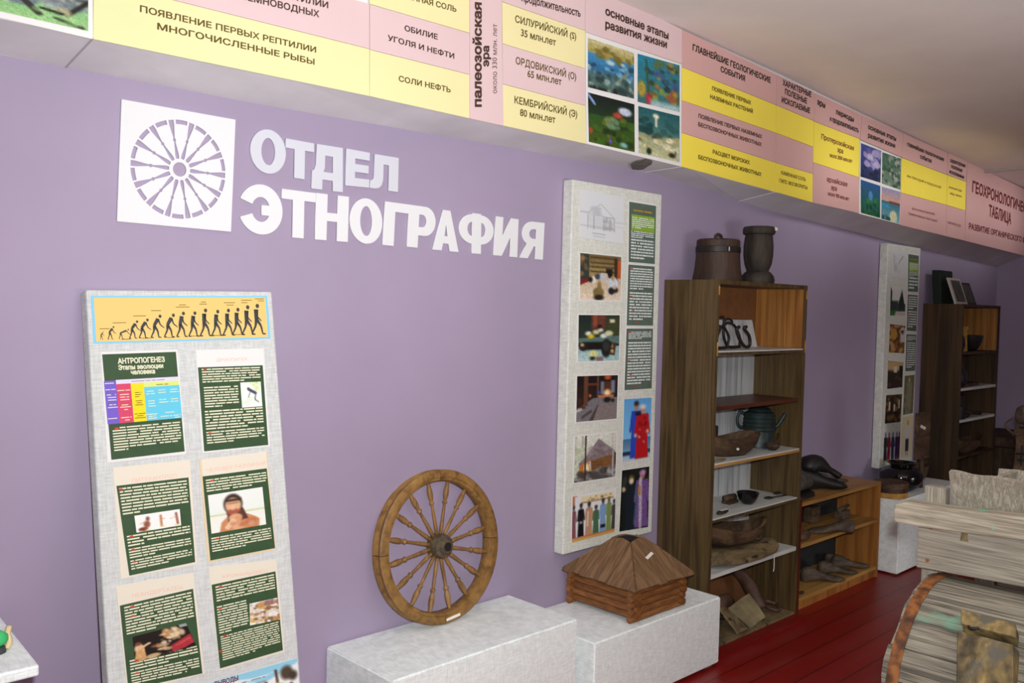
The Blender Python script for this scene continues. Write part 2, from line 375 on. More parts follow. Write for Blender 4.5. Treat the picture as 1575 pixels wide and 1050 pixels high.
# lettering
from mathutils.geometry import delaunay_2d_cdt
def text_mesh(body, bold=0.0):
    cu = bpy.data.curves.new('lettering', 'FONT'); cu.body = body; cu.size = 1.0; cu.offset = bold; cu.resolution_u = 3; cu.fill_mode = 'NONE'
    o = bpy.data.objects.new('lettering', cu); COL.objects.link(o)
    dg = bpy.context.evaluated_depsgraph_get(); me = bpy.data.meshes.new_from_object(o.evaluated_get(dg))
    bpy.data.objects.remove(o); bpy.data.curves.remove(cu)
    nb = {}
    for e in me.edges:
        i, j = e.vertices; nb.setdefault(i, []).append(j); nb.setdefault(j, []).append(i)
    seen = set(); loops = []
    for i0 in sorted(nb):           # vertices of one outline are numbered in order
        if i0 in seen: continue
        L = [i0]; seen.add(i0); cur = i0
        while True:
            nx = [j for j in nb[cur] if j not in seen]
            if not nx: break
            cur = min(nx) if len(L) == 1 else nx[0]; L.append(cur); seen.add(cur)
        loops.append([me.vertices[i].co.copy() for i in L])
    bpy.data.meshes.remove(me)
    def ar(L): return sum(L[i-1].x*L[i].y-L[i].x*L[i-1].y for i in range(len(L)))/2
    def inside(p, L):
        c = False
        for i in range(len(L)):
            a, b = L[i-1], L[i]
            if (a.y > p.y) != (b.y > p.y) and p.x < a.x+(p.y-a.y)/(b.y-a.y)*(b.x-a.x): c = not c
        return c
    loops = [L for L in loops if len(L) > 2 and abs(ar(L)) > 1e-7]
    def host(H):      # the outline a counter is cut from
        c = [L for L in loops if L is not H and ar(L)*ar(H) < 0 and abs(ar(L)) > abs(ar(H)) and all(inside(p, L) for p in H)]
        return min(c, key=lambda L: abs(ar(L))) if c else None
    hosts = [host(L) for L in loops]
    def fat(L, hole):
        sg = (1 if ar(L) > 0 else -1)*(-1 if hole else 1); out = []
        for i in range(len(L)):
            d0 = (L[i]-L[i-1]); d1 = (L[(i+1) % len(L)]-L[i])
            if d0.length < 1e-7 or d1.length < 1e-7: out.append(L[i].copy()); continue
            n0 = V(d0.y, -d0.x, 0).normalized(); n1 = V(d1.y, -d1.x, 0).normalized(); m = n0+n1
            m = m/max(m.length_squared/2, 0.5) if m.length > 1e-6 else n0
            out.append(L[i]+m*bold*sg)
        return out
    bm = bmesh.new(); pts, eds = [], []
    for L, hst in zip(loops, hosts):
        F = fat(L, hst is not None); k = len(pts); pts += [p.xy for p in F]; eds += [(k+i, k+(i+1) % len(F)) for i in range(len(F))]
    vs, _, fs, *_r = delaunay_2d_cdt(pts, eds, [], 0, 1e-6)
    A = np.array([pts[i] for i, j in eds]); B = np.array([pts[j] for i, j in eds]); bv = [bm.verts.new((p[0], p[1], 0)) for p in vs]
    for f in fs:      # keep triangles inside by the non-zero winding rule (outlines of the font overlap)
        cx, cy = np.mean([vs[i] for i in f], 0); up = (A[:, 1] <= cy) & (B[:, 1] > cy); dn = (A[:, 1] > cy) & (B[:, 1] <= cy)
        left = (B[:, 0]-A[:, 0])*(cy-A[:, 1])-(cx-A[:, 0])*(B[:, 1]-A[:, 1])
        if (up & (left > 0)).sum()-(dn & (left < 0)).sum() != 0: bm.faces.new([bv[i] for i in f])
    bmesh.ops.delete(bm, geom=[v for v in bm.verts if not v.link_faces], context='VERTS')
    return bm
_cap = text_mesh('Н'); CAP = max(v.co.y for v in _cap.verts); _cap.free()
def add_text(bm, body, P, Q, up, off, bold=0.02):
    """baseline from P to Q, cap height vector up, lifted by off"""
    t = text_mesh(body, min(bold*1.25, 0.042)); xs = [v.co.x for v in t.verts]; x0, x1 = min(xs), max(xs)
    m = {}
    for v in t.verts: m[v] = bm.verts.new(Vector(P)+(Vector(Q)-Vector(P))*((v.co.x-x0)/(x1-x0))+Vector(up)*(v.co.y/CAP)+Vector(off))
    for f in t.faces:
        try: bm.faces.new([m[v] for v in f.verts])
        except ValueError: pass
    t.free()
def outline(bm2d, thick): pass
def curve_fill(splines, extrude=0.0):
    """filled 2D shape with holes from closed polylines -> bmesh in xy, z 0..extrude"""
    cu = bpy.data.curves.new('shape', 'CURVE'); cu.dimensions = '2D'; cu.fill_mode = 'BOTH'; cu.extrude = extrude/2
    for pts in splines:
        sp = cu.splines.new('POLY'); sp.points.add(len(pts)-1); sp.use_cyclic_u = True
        for i, (x, y) in enumerate(pts): sp.points[i].co = (x, y, 0, 1)
    o = bpy.data.objects.new('shape', cu); COL.objects.link(o)
    dg = bpy.context.evaluated_depsgraph_get(); me = bpy.data.meshes.new_from_object(o.evaluated_get(dg))
    bpy.data.objects.remove(o); bpy.data.curves.remove(cu)
    bm = bmesh.new(); bm.from_mesh(me); bpy.data.meshes.remove(me)
    bmesh.ops.remove_doubles(bm, verts=bm.verts, dist=1e-5)
    return bm
def map_shape(bm, q, thick):
    """unit-square shape (x right, y down, z 0..1 after normalising) onto quad q, thick behind its face"""
    zs = [v.co.z for v in bm.verts]; z0, z1 = min(zs), max(zs)
    for v in bm.verts: v.co = q.p(v.co.x, v.co.y, -thick*((v.co.z-z0)/max(z1-z0, 1e-9)))
    return bm

# painted pictures: small soft rasters in a colour attribute
class Pic:
    def __init__(s, w, h, c):
        s.w, s.h = w, h; s.a = np.zeros((h, w, 3))+np.array(c, float)
        yy, xx = np.mgrid[0:h, 0:w]; s.x = (xx+0.5)/w; s.y = (yy+0.5)/h; s.rng = np.random.default_rng(int(w*131+h*17+sum(c)))
    def _b(s, d, c, soft, al=1.0):
        m = np.clip(0.5-d/soft, 0, 1)[..., None]*al; s.a = s.a*(1-m)+np.array(c, float)*m; return s
    def rect(s, x0, y0, x1, y1, c, soft=0.02, al=1): return s._b(np.maximum(np.maximum(x0-s.x, s.x-x1), np.maximum(y0-s.y, s.y-y1)), c, soft, al)
    def ell(s, cx, cy, rx, ry, c, soft=0.04, al=1):
        d = (np.sqrt(((s.x-cx)/rx)**2+((s.y-cy)/ry)**2)-1)*min(rx, ry); return s._b(d, c, soft, al)
    def line(s, x0, y0, x1, y1, wd, c, soft=0.02, al=1):
        dx, dy = x1-x0, y1-y0; t = np.clip(((s.x-x0)*dx+(s.y-y0)*dy)/(dx*dx+dy*dy+1e-9), 0, 1)
        return s._b(np.hypot(s.x-x0-t*dx, s.y-y0-t*dy)-wd/2, c, soft, al)
    def poly(s, pts, c, soft=0.02, al=1):
        ins = np.zeros(s.x.shape, bool); d = np.full(s.x.shape, 9.0); n = len(pts)
        for i in range(n):
            (x0, y0), (x1, y1) = pts[i], pts[(i+1) % n]
            cnd = ((y0 > s.y) != (y1 > s.y)); xi = x0+(s.y-y0)/((y1-y0) if y1 != y0 else 1e-9)*(x1-x0); ins ^= cnd & (s.x < xi)
            dx, dy = x1-x0, y1-y0; t = np.clip(((s.x-x0)*dx+(s.y-y0)*dy)/(dx*dx+dy*dy+1e-9), 0, 1)
            d = np.minimum(d, np.hypot(s.x-x0-t*dx, s.y-y0-t*dy))
        return s._b(np.where(ins, -d, d), c, soft, al)
    def grad(s, c0, c1, y0=0, y1=1, x0=0, x1=1):
        t = np.clip((s.y-y0)/(y1-y0), 0, 1)[..., None]; m = ((s.y >= y0) & (s.y <= y1) & (s.x >= x0) & (s.x <= x1))[..., None]
        s.a = np.where(m, np.array(c0, float)*(1-t)+np.array(c1, float)*t, s.a); return s
    def blobs(s, n, x0, y0, x1, y1, r, cols, al=0.8):
        for _ in range(n):
            c = cols[s.rng.integers(len(cols))]; q = s.rng.uniform(0.5, 1.3)*r
            s.ell(s.rng.uniform(x0, x1), s.rng.uniform(y0, y1), q*s.rng.uniform(0.6, 1.8), q, c, 0.03, al)
        return s
    def speck(s, amt):
        s.a = s.a*(1+s.rng.normal(0, amt, (s.h, s.w, 1))); return s
    def person(s, x, y0, y1, w, robe, head, hat=None):
        h = y1-y0; s.poly([(x-w*.35, y0+h*.16), (x+w*.35, y0+h*.16), (x+w*.55, y1), (x-w*.55, y1)], robe)
        s.line(x-w*.4, y0+h*.2, x-w*.55, y0+h*.5, w*.22, robe); s.line(x+w*.4, y0+h*.2, x+w*.55, y0+h*.5, w*.22, robe)
        s.ell(x, y0+h*.08, w*.2, h*.075, head)
        if hat: s.ell(x, y0+h*.03, w*.24, h*.045, hat)
        return s
def picture(name, q, pic, parent, off=0.0012, border=0.0, **kw):
    """a print lying on its sheet; white border margin in fractions"""
    g = q.sub(border, border, 1-border, 1-border) if border else q
    bm = BM(); w, h = pic.w, pic.h
    vs = [[bm.verts.new(g.p(i/(w-1), j/(h-1), off)) for i in range(w)] for j in range(h)]
    for j in range(h-1):
        for i in range(w-1): bm.faces.new((vs[j][i], vs[j][i+1], vs[j+1][i+1], vs[j+1][i]))
    bm.verts.index_update()
    cols = lin(np.clip(pic.a, 0, 255)).reshape(-1, 3)*0.92
    o = make(name, bm, 'printed_picture', parent, **kw)
    at = o.data.color_attributes.new('Ink', 'FLOAT_COLOR', 'POINT')
    at.data.foreach_set('color', np.c_[cols, np.ones(len(cols))].astype(np.float32).ravel())
    return o

# ------------------------------------------------------------------ the setting
WY = 2.65; XF = 8.33
BOT = [(-1.5, 2.276), (0.8, 2.285), (1.24, 2.294), (2.13, 2.292), (2.76, 2.29), (3.42, 2.281), (4.25, 2.253), (5.22, 2.230), (6.94, 2.191), (XF, 2.156)]
JUN = [(-1.5, 2.22), (0.85, 2.248), (1.4, 2.247), (2.24, 2.261), (3.5, 2.276), (4.6, 2.196), (7, 2.107), (XF, 2.06)]
TOP = [(-1.5, 2.95), (0.8, 2.93), (3.0, 2.905), (3.43, 2.898), (4.2, 2.872), (5.2, 2.826), (6.9, 2.756), (XF, 2.70)]
def ip(T, x):
    return float(np.interp(x, [t[0] for t in T], [t[1] for t in T]))
BY = 2.444           # front of the beam
def stru(name, bm, mat, **kw): return make(name, bm, mat, kind='structure', **kw)
def wallbox(name, lo, hi, mat): return stru(name, box(BM(), lo, hi), mat)
wallbox('floor', (-1.6, -3.1, -0.1), (XF+0.1, WY+0.1, 0.0), 'red_floor_boards')
wallbox('wall_back', (-1.6, WY, 0), (XF+0.1, WY+0.12, 3.0), 'purple_paint')
wallbox('wall_right', (XF, -3.0, 0), (XF+0.1, WY, 2.98), 'purple_paint')
wallbox('wall_left', (-1.6, -3.0, 0), (-1.5, WY, 2.98), 'pale_wall')
wallbox('wall_front', (-1.6, -3.1, 0), (XF+0.1, -3.0, 2.98), 'pale_wall')
bm = BM(); xs = [t[0] for t in TOP]; xs[0] = -1.6; xs[-1] = XF+0.1      # old ceiling, dipping towards the far end
loft(bm, [[V(x, -3.1, ip(TOP, x)), V(x, WY+0.1, ip(TOP, x)), V(x, WY+0.1, 3.06), V(x, -3.1, 3.06)] for x in xs])
stru('ceiling', bm, 'ceiling_white')
xs = sorted(set([t[0] for t in BOT+JUN]+[3.42]))
bm = BM(); loft(bm, [[V(x, BY, ip(BOT, x)), V(x, WY, ip(JUN, x)), V(x, WY, ip(TOP, x)), V(x, BY+0.015, ip(TOP, x))] for x in xs])
beam = stru('trim_1', bm, 'beam_grey')
def soffit(x, t, d=0.0):    # point under the beam, t 0 front .. 1 wall
    return V(x, BY+(WY-BY)*t, ip(BOT, x)*(1-t)+ip(JUN, x)*t-d)
for x, w in ((0.84, 0.004), (3.42, 0.007), (4.25, 0.008)):
    q = [soffit(x, 0, .001), soffit(x+w, 0, .001), soffit(x+w, 1, .001), soffit(x, 1, .001)]
    make('seam_strip', poly_prism(BM(), q, V(0, 0, -0.002)), 'paper_white' if x > 2 else 'seam_grey', beam)
rd = random.Random(4); pts = []
for k in range(26):
    a = 2*math.pi*k/26; r = 1+rd.uniform(-.15, .12)
    s = px(987+18*r*math.cos(a), 258+6*r*math.sin(a)-3.0*math.cos(a), 2, 2.262); t = min(max((s.y-BY)/(WY-BY), 0.02), 0.98)
    pts.append(soffit(s.x, t, 0.0008))
bm = BM(); poly_prism(bm, pts, V(0, 0, -0.002)); make('plaster_chip', bm, 'dark_chip', beam, label='grey patch of flaked plaster')
bm = BM(); x = 7.28; box(bm, (x, -3.0, ip(TOP, x)-0.022), (x+0.035, BY, ip(TOP, x)+0.01)); stru('trim_2', bm, 'pale_wall')

# ------------------------------------------------------------------ geological timeline boards on the beam
FY = BY-0.003
def bp(x, y): return px(x, y, 1, FY)
def cell(parent, mat, *P, name=None):
    pts = [bp(*p) for p in P]
    return make(name or ('yellow_cell' if 'yellow' in mat else 'pink_cell'), poly_prism(BM(), pts, V(0, 0.004, 0)), mat, parent)
def words(parent, rows, mat, bold=0.02, name='lettering'):
    """rows (text, (x,y) left of baseline, (x,y) right, capital height in px or up vector in px); each line its own part"""
    for body, A, B, h in rows:
        bm = BM(); P, Q = bp(*A), bp(*B); up = (bp(A[0]+h[0], A[1]+h[1])-P) if isinstance(h, tuple) else V(0, 0, (bp(A[0], A[1]-h)-P).z)
        add_text(bm, body, P, Q, up, V(0, -0.0009, 0), bold); make(name, bm, mat, parent)
def board(label, *xs):
    c = bp(*xs); return thing('timeline_board', (c.x, FY+0.004, c.z), label, 'board', 'boards of the geological timeline along the beam')
def sea_pic(kind):
    p = Pic(44, 44, (40, 110, 150))
    if kind == 'ridge':
        p.grad((206, 196, 150), (150, 140, 60), 0, .3).grad((60, 140, 190), (40, 100, 140), .28, .65).grad((70, 110, 120), (90, 110, 100), .62, 1)
        p.blobs(14, 0, .1, 1, .32, .06, [(110, 100, 40), (160, 140, 60)]); p.blobs(26, .0, .35, 1, .7, .04, [(30, 60, 90), (200, 220, 220), (120, 170, 200)])
        p.line(.55, .85, .85, .5, .07, (120, 140, 120)).blobs(40, 0, .65, 1, 1, .05, [(40, 60, 60), (150, 170, 160), (60, 90, 80)]); p.blobs(5, 0, .9, .6, 1, .06, [(20, 30, 30)])
    elif kind == 'reef':
        p.grad((30, 130, 160), (60, 110, 110), 0, 1); p.blobs(30, .1, .05, 1, .6, .06, [(40, 60, 60), (90, 110, 60), (170, 140, 60), (60, 90, 130)])
        p.ell(.27, .85, .07, .15, (190, 40, 50)).line(.2, .1, .25, .7, .05, (50, 90, 60)).ell(.1, .7, .09, .16, (170, 150, 60)); p.blobs(20, .35, .6, 1, .85, .06, [(150, 170, 60), (60, 100, 70), (160, 90, 60)]); p.rect(.3, .88, 1, 1.1, (170, 200, 200), .1)
    elif kind == 'night':
        p.grad((18, 26, 26), (30, 60, 30), 0, .5).grad((40, 80, 30), (70, 90, 20), .4, 1); p.blobs(30, 0, .4, 1, 1, .06, [(60, 100, 30), (100, 110, 30), (30, 50, 20)])
        p.ell(.78, .22, .14, .08, (200, 210, 230)).ell(.62, .33, .1, .06, (170, 70, 50)).line(.02, .05, .14, .2, .05, (130, 160, 210)).ell(.46, .88, .03, .05, (110, 80, 190)).blobs(8, .3, .4, .7, .6, .05, [(120, 150, 130)], .5).ell(.75, .9, .08, .05, (120, 170, 170)).ell(.05, .75, .04, .06, (170, 70, 40))
    elif kind == 'bed':
        p.grad((30, 90, 100), (80, 130, 120), 0, .55).grad((150, 160, 120), (200, 200, 160), .55, 1); p.ell(.42, .14, .07, .05, (240, 235, 200)).line(.42, .18, .42, .34, .05, (220, 220, 200)).blobs(10, 0, .1, .35, .5, .07, [(20, 60, 60), (40, 90, 90)])
        p.blobs(30, 0, .5, 1, .85, .05, [(190, 180, 120), (60, 80, 70), (230, 225, 190)]); p.ell(.25, .9, .06, .07, (30, 50, 30)).ell(.8, .88, .08, .05, (40, 40, 30)).blobs(5, .6, .1, 1, .45, .06, [(40, 90, 90)])
    elif kind == 'storm':
        p.grad((70, 80, 150), (40, 50, 90), 0, 1); p.blobs(24, .1, .05, .9, .6, .09, [(170, 160, 210), (110, 100, 170), (200, 190, 220)]); p.blobs(24, 0, .65, 1, 1, .06, [(16, 20, 40), (60, 80, 120), (30, 40, 70)])
    elif kind == 'rocks':
        p.grad((70, 110, 90), (120, 140, 120), 0, 1); p.blobs(50, 0, 0, 1, 1, .06, [(40, 90, 60), (150, 160, 150), (180, 180, 170), (50, 70, 60)])
    elif kind == 'weeds':
        p.grad((40, 90, 150), (40, 90, 60), 0, 1); p.blobs(30, 0, .5, 1, 1, .07, [(30, 110, 50), (60, 130, 60), (20, 70, 50)]); [p.line(x, .9, x+.05, .25, .04, (30, 110, 110)) for x in (.2, .4, .6, .8)]; p.ell(.5, .4, .1, .14, (80, 140, 200))
    elif kind == 'shore':
        p.grad((150, 150, 190), (220, 170, 150), 0, .4).grad((60, 110, 130), (120, 190, 200), .42, 1); p.rect(.4, .38, 1, .44, (120, 60, 40)).ell(.65, .85, .2, .2, (220, 220, 180)).rect(.0, .5, .4, .6, (60, 160, 200), .1); p.blobs(10, 0, .8, .5, 1, .07, [(40, 80, 80), (90, 150, 160)])
    return p.speck(.07)

b = board('leftmost timeline board on the beam with a white-bordered picture of grey lizards on grass', 70, 0)
cell(b, 'paper_white', (-90, -60), (142, -60), (142, 60), (-90, 6), name='picture_mount')
p = Pic(90, 50, (120, 176, 116)); p.grad((70, 90, 96), (130, 146, 148), 0, .62).grad((122, 178, 116), (150, 196, 130), .66, 1)
p.blobs(90, .3, .2, 1, .74, .035, [(150, 162, 168), (84, 98, 104), (52, 62, 64), (120, 136, 138), (176, 184, 182)]).ell(.52, .66, .12, .12, (104, 120, 128)).ell(.82, .6, .18, .16, (128, 140, 140)).blobs(20, .66, .5, 1, .74, .03, [(160, 170, 168), (96, 110, 112), (70, 80, 80)])
p.line(.50, .62, .64, .88, .06, (40, 40, 36)).line(.84, .82, .99, .60, .05, (30, 30, 26)).line(.76, .90, .95, .97, .04, (44, 42, 34)).ell(.80, .80, .07, .07, (168, 160, 128)).blobs(10, .62, .8, .98, .98, .04, [(120, 180, 110), (160, 204, 136)], .5).line(.66, .78, .80, .82, .04, (30, 34, 32))
picture('lizard_picture', Quad(bp(-90, -60), bp(135.5, -60), bp(135.5, 48), bp(-90, -3)), p.speck(.06), b, .001)

b = board('long yellow and pink timeline board ending in four large sea pictures', 600, 100)
Y1, K1 = 'yellow_board', 'pink_board'
c = cell(b, Y1, (144, -30), (568, 75.5), (568, 147.5), (144, 60))
words(c, [('ПОЯВЛЕНИЕ ПЕРВЫХ РЕПТИЛИИ', (215, 18), (486, 81), 10), ('МНОГОЧИСЛЕННЫЕ РЫБЫ', (241.6, 45), (483.5, 99.5), 10)], 'text_olive')
c = cell(b, K1, (144, -110), (568, 6), (568, 74.8), (144, -30.7))
words(c, [('ПОЯВЛЕНИЕ РЕПТИЛИИ', (316, -34), (504.6, 12.7), 10.5), ('ЗЕМНОВОДНЫХ', (371, -1.5), (491, 26.7), 10.5)], 'text_brown')
c = cell(b, Y1, (568.8, -60), (722, -30), (722, 50.5), (568.8, 6)); words(c, [('КАМЕННАЯ СОЛЬ', (600, -9), (701.7, 18.6), 9)], 'text_olive')
c = cell(b, K1, (568.8, 6.8), (722, 51.2), (722, 114.2), (568.8, 75.8)); words(c, [('ОБИЛИЕ', (622, 47), (673, 61), 8.5), ('УГОЛЯ И НЕФТИ', (596, 62), (698.4, 90.3), 8.5)], 'text_brown', .02)
c = cell(b, Y1, (568.8, 76.6), (722, 114.9), (722, 181.8), (568.8, 147.6)); words(c, [('СОЛИ НЕФТЬ', (613, 124.6), (692.8, 142.4), 8.5)], 'text_olive', .02)
c = cell(b, K1, (722.6, -60), (771.6, -60), (774, 193), (722.6, 182))
words(c, [('палеозойская', (740, 164.6), (740, 4), (-12.3, 0)), ('эра', (751.5, 103), (751.8, 70.5), (-10.5, 0))], 'text_brown', .04)
words(c, [('около 330 млн. лет', (764, 143.5), (764.3, 37), (-7.5, 0))], 'text_brown', 0.0)
c = cell(b, K1, (771.6, -60), (899.8, -30), (899.8, 46.7), (771.8, 2.2)); words(c, [('продолжительность', (802, 1.5), (892.6, 26), 12)], 'text_brown', .02)
c = cell(b, Y1, (771.9, 3), (899.9, 47.3), (899.6, 105), (772.4, 66.6)); words(c, [('СИЛУРИЙСКИЙ (S)', (792, 34), (886, 61), 11), ('35 млн.лет', (801, 55), (854.7, 70.5), 11)], 'text_olive', .015)
c = cell(b, K1, (772.5, 67.3), (899.7, 105.6), (900.2, 162), (773.2, 128.8)); words(c, [('ОРДОВИКСКИЙ (О)', (793, 98), (886, 123), 11), ('65 млн.лет', (811, 118), (863.4, 131), 11)], 'text_olive', .015)
c = cell(b, Y1, (773.3, 129.5), (900.3, 162.6), (901.6, 221), (774.3, 193)); words(c, [('КЕМБРИЙСКИЙ (Э)', (791, 158.4), (887.6, 180.7), 11), ('80 млн.лет', (799.5, 177.7), (854, 189.4), 11)], 'text_olive', .015)
c = cell(b, K1, (900.3, -30), (1049.2, 45.5), (1049, 98), (900.3, 49)); words(c, [('основные этапы', (930.7, 22.3), (1028, 60.6), 12.5), ('развития жизни', (930.7, 42.6), (1025.5, 74), 12.5)], 'text_brown', .03)
m = cell(b, 'paper_white', (900.4, 49.6), (1048.6, 98.6), (1048, 256), (902, 221), name='picture_mount')
for kind, Q in (('ridge', ((904, 58), (975, 81.5), (975, 152), (904, 134))), ('reef', ((980.5, 82.5), (1045, 100.5), (1045, 172.5), (980.5, 156.5))),
                ('night', ((904, 142), (975.5, 160.5), (976, 234), (905.5, 218))), ('bed', ((981.5, 163), (1045, 178.5), (1045, 250), (982, 235)))):
    picture('sea_picture', Quad(*[bp(*q) for q in Q]), sea_pic(kind), m, .001)

b = board('timeline board of yellow and pink rows without pictures, right of the large sea pictures', 1150, 200)
Y2, K2 = 'yellow_board_vivid', 'pink_board_dull'
c = cell(b, K2, (1049.4, 45.7), (1194.6, 114.5), (1193.6, 161), (1049.2, 103)); words(c, [('ГЛАВНЕЙШИЕ ГЕОЛОГИЧЕСКИЕ', (1065, 77), (1185, 127.7), 9.5), ('СОБЫТИЯ', (1108, 110), (1145.7, 125), 8.5)], 'text_black', .03)
c = cell(b, Y2, (1049.2, 103.6), (1193.5, 161.6), (1193.2, 204), (1049, 154)); words(c, [('ПОЯВЛЕНИЕ ПЕРВЫХ', (1095, 138.5), (1155, 161), 6), ('НАЗЕМНЫХ РАСТЕНИЙ', (1092, 151), (1157.7, 174.3), 6)], 'text_olive', .03)
c = cell(b, K2, (1049, 154.6), (1193.2, 204.6), (1192.6, 249.6), (1048.8, 203.8)); words(c, [('ПОЯВЛЕНИЕ ПЕРВЫХ НАЗЕМНЫХ', (1074, 180.6), (1172, 213), 6), ('БЕСПОЗВОНОЧНЫХ ЖИВОТНЫХ', (1073.7, 193.7), (1171.4, 225), 6)], 'text_brown', .03)
c = cell(b, Y2, (1048.8, 204.4), (1192.5, 250.2), (1192, 294.6), (1048.4, 256)); words(c, [('РАСЦВЕТ МОРСКИХ', (1096, 236), (1153, 253), 6), ('БЕСПОЗВОНОЧНЫХ ЖИВОТНЫХ', (1073.7, 244), (1171, 271), 6)], 'text_olive', .03)
c = cell(b, K2, (1195.2, 114.8), (1253, 142.6), (1251.6, 185.4), (1194.2, 161.4)); words(c, [('ХАРАКТЕРНЫЕ', (1203.4, 130.6), (1247.7, 149.4), 8.5), ('ПОЛЕЗНЫЕ', (1207, 144.5), (1241, 159.5), 8.5), ('ИСКОПАЕМЫЕ', (1202, 157), (1245.7, 174.3), 8.5)], 'text_black', .03)
cell(b, Y2, (1194.1, 162), (1251.5, 186), (1250.8, 225.6), (1193.8, 204.2)); cell(b, K2, (1193.8, 204.8), (1250.7, 226.2), (1250.2, 267), (1193.2, 250))
c = cell(b, Y2, (1193.1, 250.6), (1250.1, 267.6), (1249.6, 311.2), (1192.6, 294.8)); words(c, [('КАМЕННАЯ СОЛЬ', (1201.4, 267.7), (1239, 279), 5.5), ('ГИПС ФОСФОРИТЫ', (1198.6, 280), (1241.4, 291.4), 5.5)], 'text_olive', .02)

b = board('far-end timeline board with four small pictures and large maroon title lettering', 1430, 260)
c = cell(b, K2, (1253.4, 142.8), (1326, 176.5), (1322.4, 213.2), (1252.2, 186.4)); words(c, [('эры', (1256.6, 160), (1269, 166.5), 9), ('периоды', (1285.7, 175), (1313, 187.5), 8), ('и продолжительность', (1276.3, 185.7), (1320.4, 204), 8)], 'text_black', .03)
c = cell(b, Y2, (1252.2, 187), (1322.4, 213.8), (1320.8, 272.4), (1251, 249.4)); words(c, [('Протерозойская', (1263, 213), (1313, 231.4), 7.5), ('эра', (1287.7, 233.4), (1296.6, 236.3), 7.5), ('около 2000 млн.лет', (1275.7, 241), (1310.6, 250.5), 6)], 'text_maroon', .02)
c = cell(b, K2, (1251, 250), (1320.8, 273), (1321.2, 327.4), (1250.2, 311.4)); words(c, [('архейская', (1271.4, 278.6), (1303, 287), 7.5), ('эра', (1278, 291.4), (1287, 293.7), 7.5), ('около 900 млн.лет', (1273, 300), (1305.7, 308.6), 6)], 'text_maroon', .02)
c = cell(b, K2, (1326.4, 176.8), (1389.5, 205), (1386.8, 241.6), (1323, 214.4)); words(c, [('основные этапы', (1335, 198), (1378, 217), 7.5), ('развития жизни', (1334.8, 211), (1376.5, 227.5), 7.5)], 'text_black', .03)
m = cell(b, 'paper_white', (1322.8, 215.4), (1386.4, 242.6), (1383.8, 344.6), (1321.6, 328.6), name='picture_mount')
for kind, Q in (('storm', ((1324.2, 220), (1355, 232), (1354, 281), (1323.4, 271.5))), ('rocks', ((1357, 234), (1385.6, 244), (1384.8, 292), (1356, 282))),
                ('weeds', ((1323.6, 276), (1353.8, 285.8), (1353.3, 335), (1324, 327))), ('shore', ((1356, 287), (1384.6, 295), (1383, 343.4), (1355.2, 336)))):
    picture('era_picture', Quad(*[bp(*q) for q in Q]), sea_pic(kind), m, .001)
c = cell(b, K2, (1389.8, 205.2), (1457.6, 235), (1456.6, 268.4), (1387, 242)); words(c, [('главнейшие геологические', (1395, 224), (1451.6, 248), 6.5), ('события', (1415, 243), (1432.5, 250.6), 6.5)], 'text_black', .03)
c = cell(b, K2, (1458, 235.2), (1487.5, 248), (1486, 279), (1457, 268.6)); words(c, [('характерные', (1461, 248.6), (1484.5, 257.5), 6), ('полезные', (1462.6, 258), (1480, 264.8), 6), ('ископаемые', (1460, 266), (1482.7, 275), 6)], 'text_black', .03)
c = cell(b, Y2, (1387, 242.6), (1456.6, 269), (1455.8, 315), (1385.8, 296)); words(c, [('век бактерий и водорослей', (1395, 272), (1447, 290), 4.5)], 'text_maroon', .0)
c = cell(b, Y2, (1457, 269.2), (1486, 279.6), (1484.6, 323.6), (1456.2, 315.2)); words(c, [('железные руды', (1459, 289), (1479, 295), 4), ('медь, никель', (1461, 298.5), (1479, 303.8), 4)], 'text_maroon', .0)
c = cell(b, K2, (1385.8, 296.6), (1455.8, 315.6), (1455.2, 363), (1383.8, 345.6)); words(c, [('возникновение', (1402.7, 322.4), (1437.4, 331), 4.5), ('примитивных бактерий', (1397, 330), (1441, 341.5), 4.5)], 'text_maroon', .0)
c = cell(b, K2, (1456.2, 315.8), (1484.6, 324.2), (1484, 370), (1455.6, 363.2)); words(c, [('железная руда', (1457.5, 343.5), (1477.5, 349), 4.5)], 'text_maroon', .0)
c = cell(b, K2, (1487.8, 248.2), (1640, 322), (1640, 409), (1484.4, 370.2), name='title_panel')
words(c, [('ГЕОХРОНОЛОГИЧЕСКАЯ', (1495, 294.6), (1592, 333), 17), ('ТАБЛИЦА', (1520.5, 331.5), (1555, 344.5), 17), ('РАЗВИТИЕ ОРГАНИЧЕСКОГО МИРА', (1490, 351.7), (1587, 376), 9)], 'text_maroon', .03)

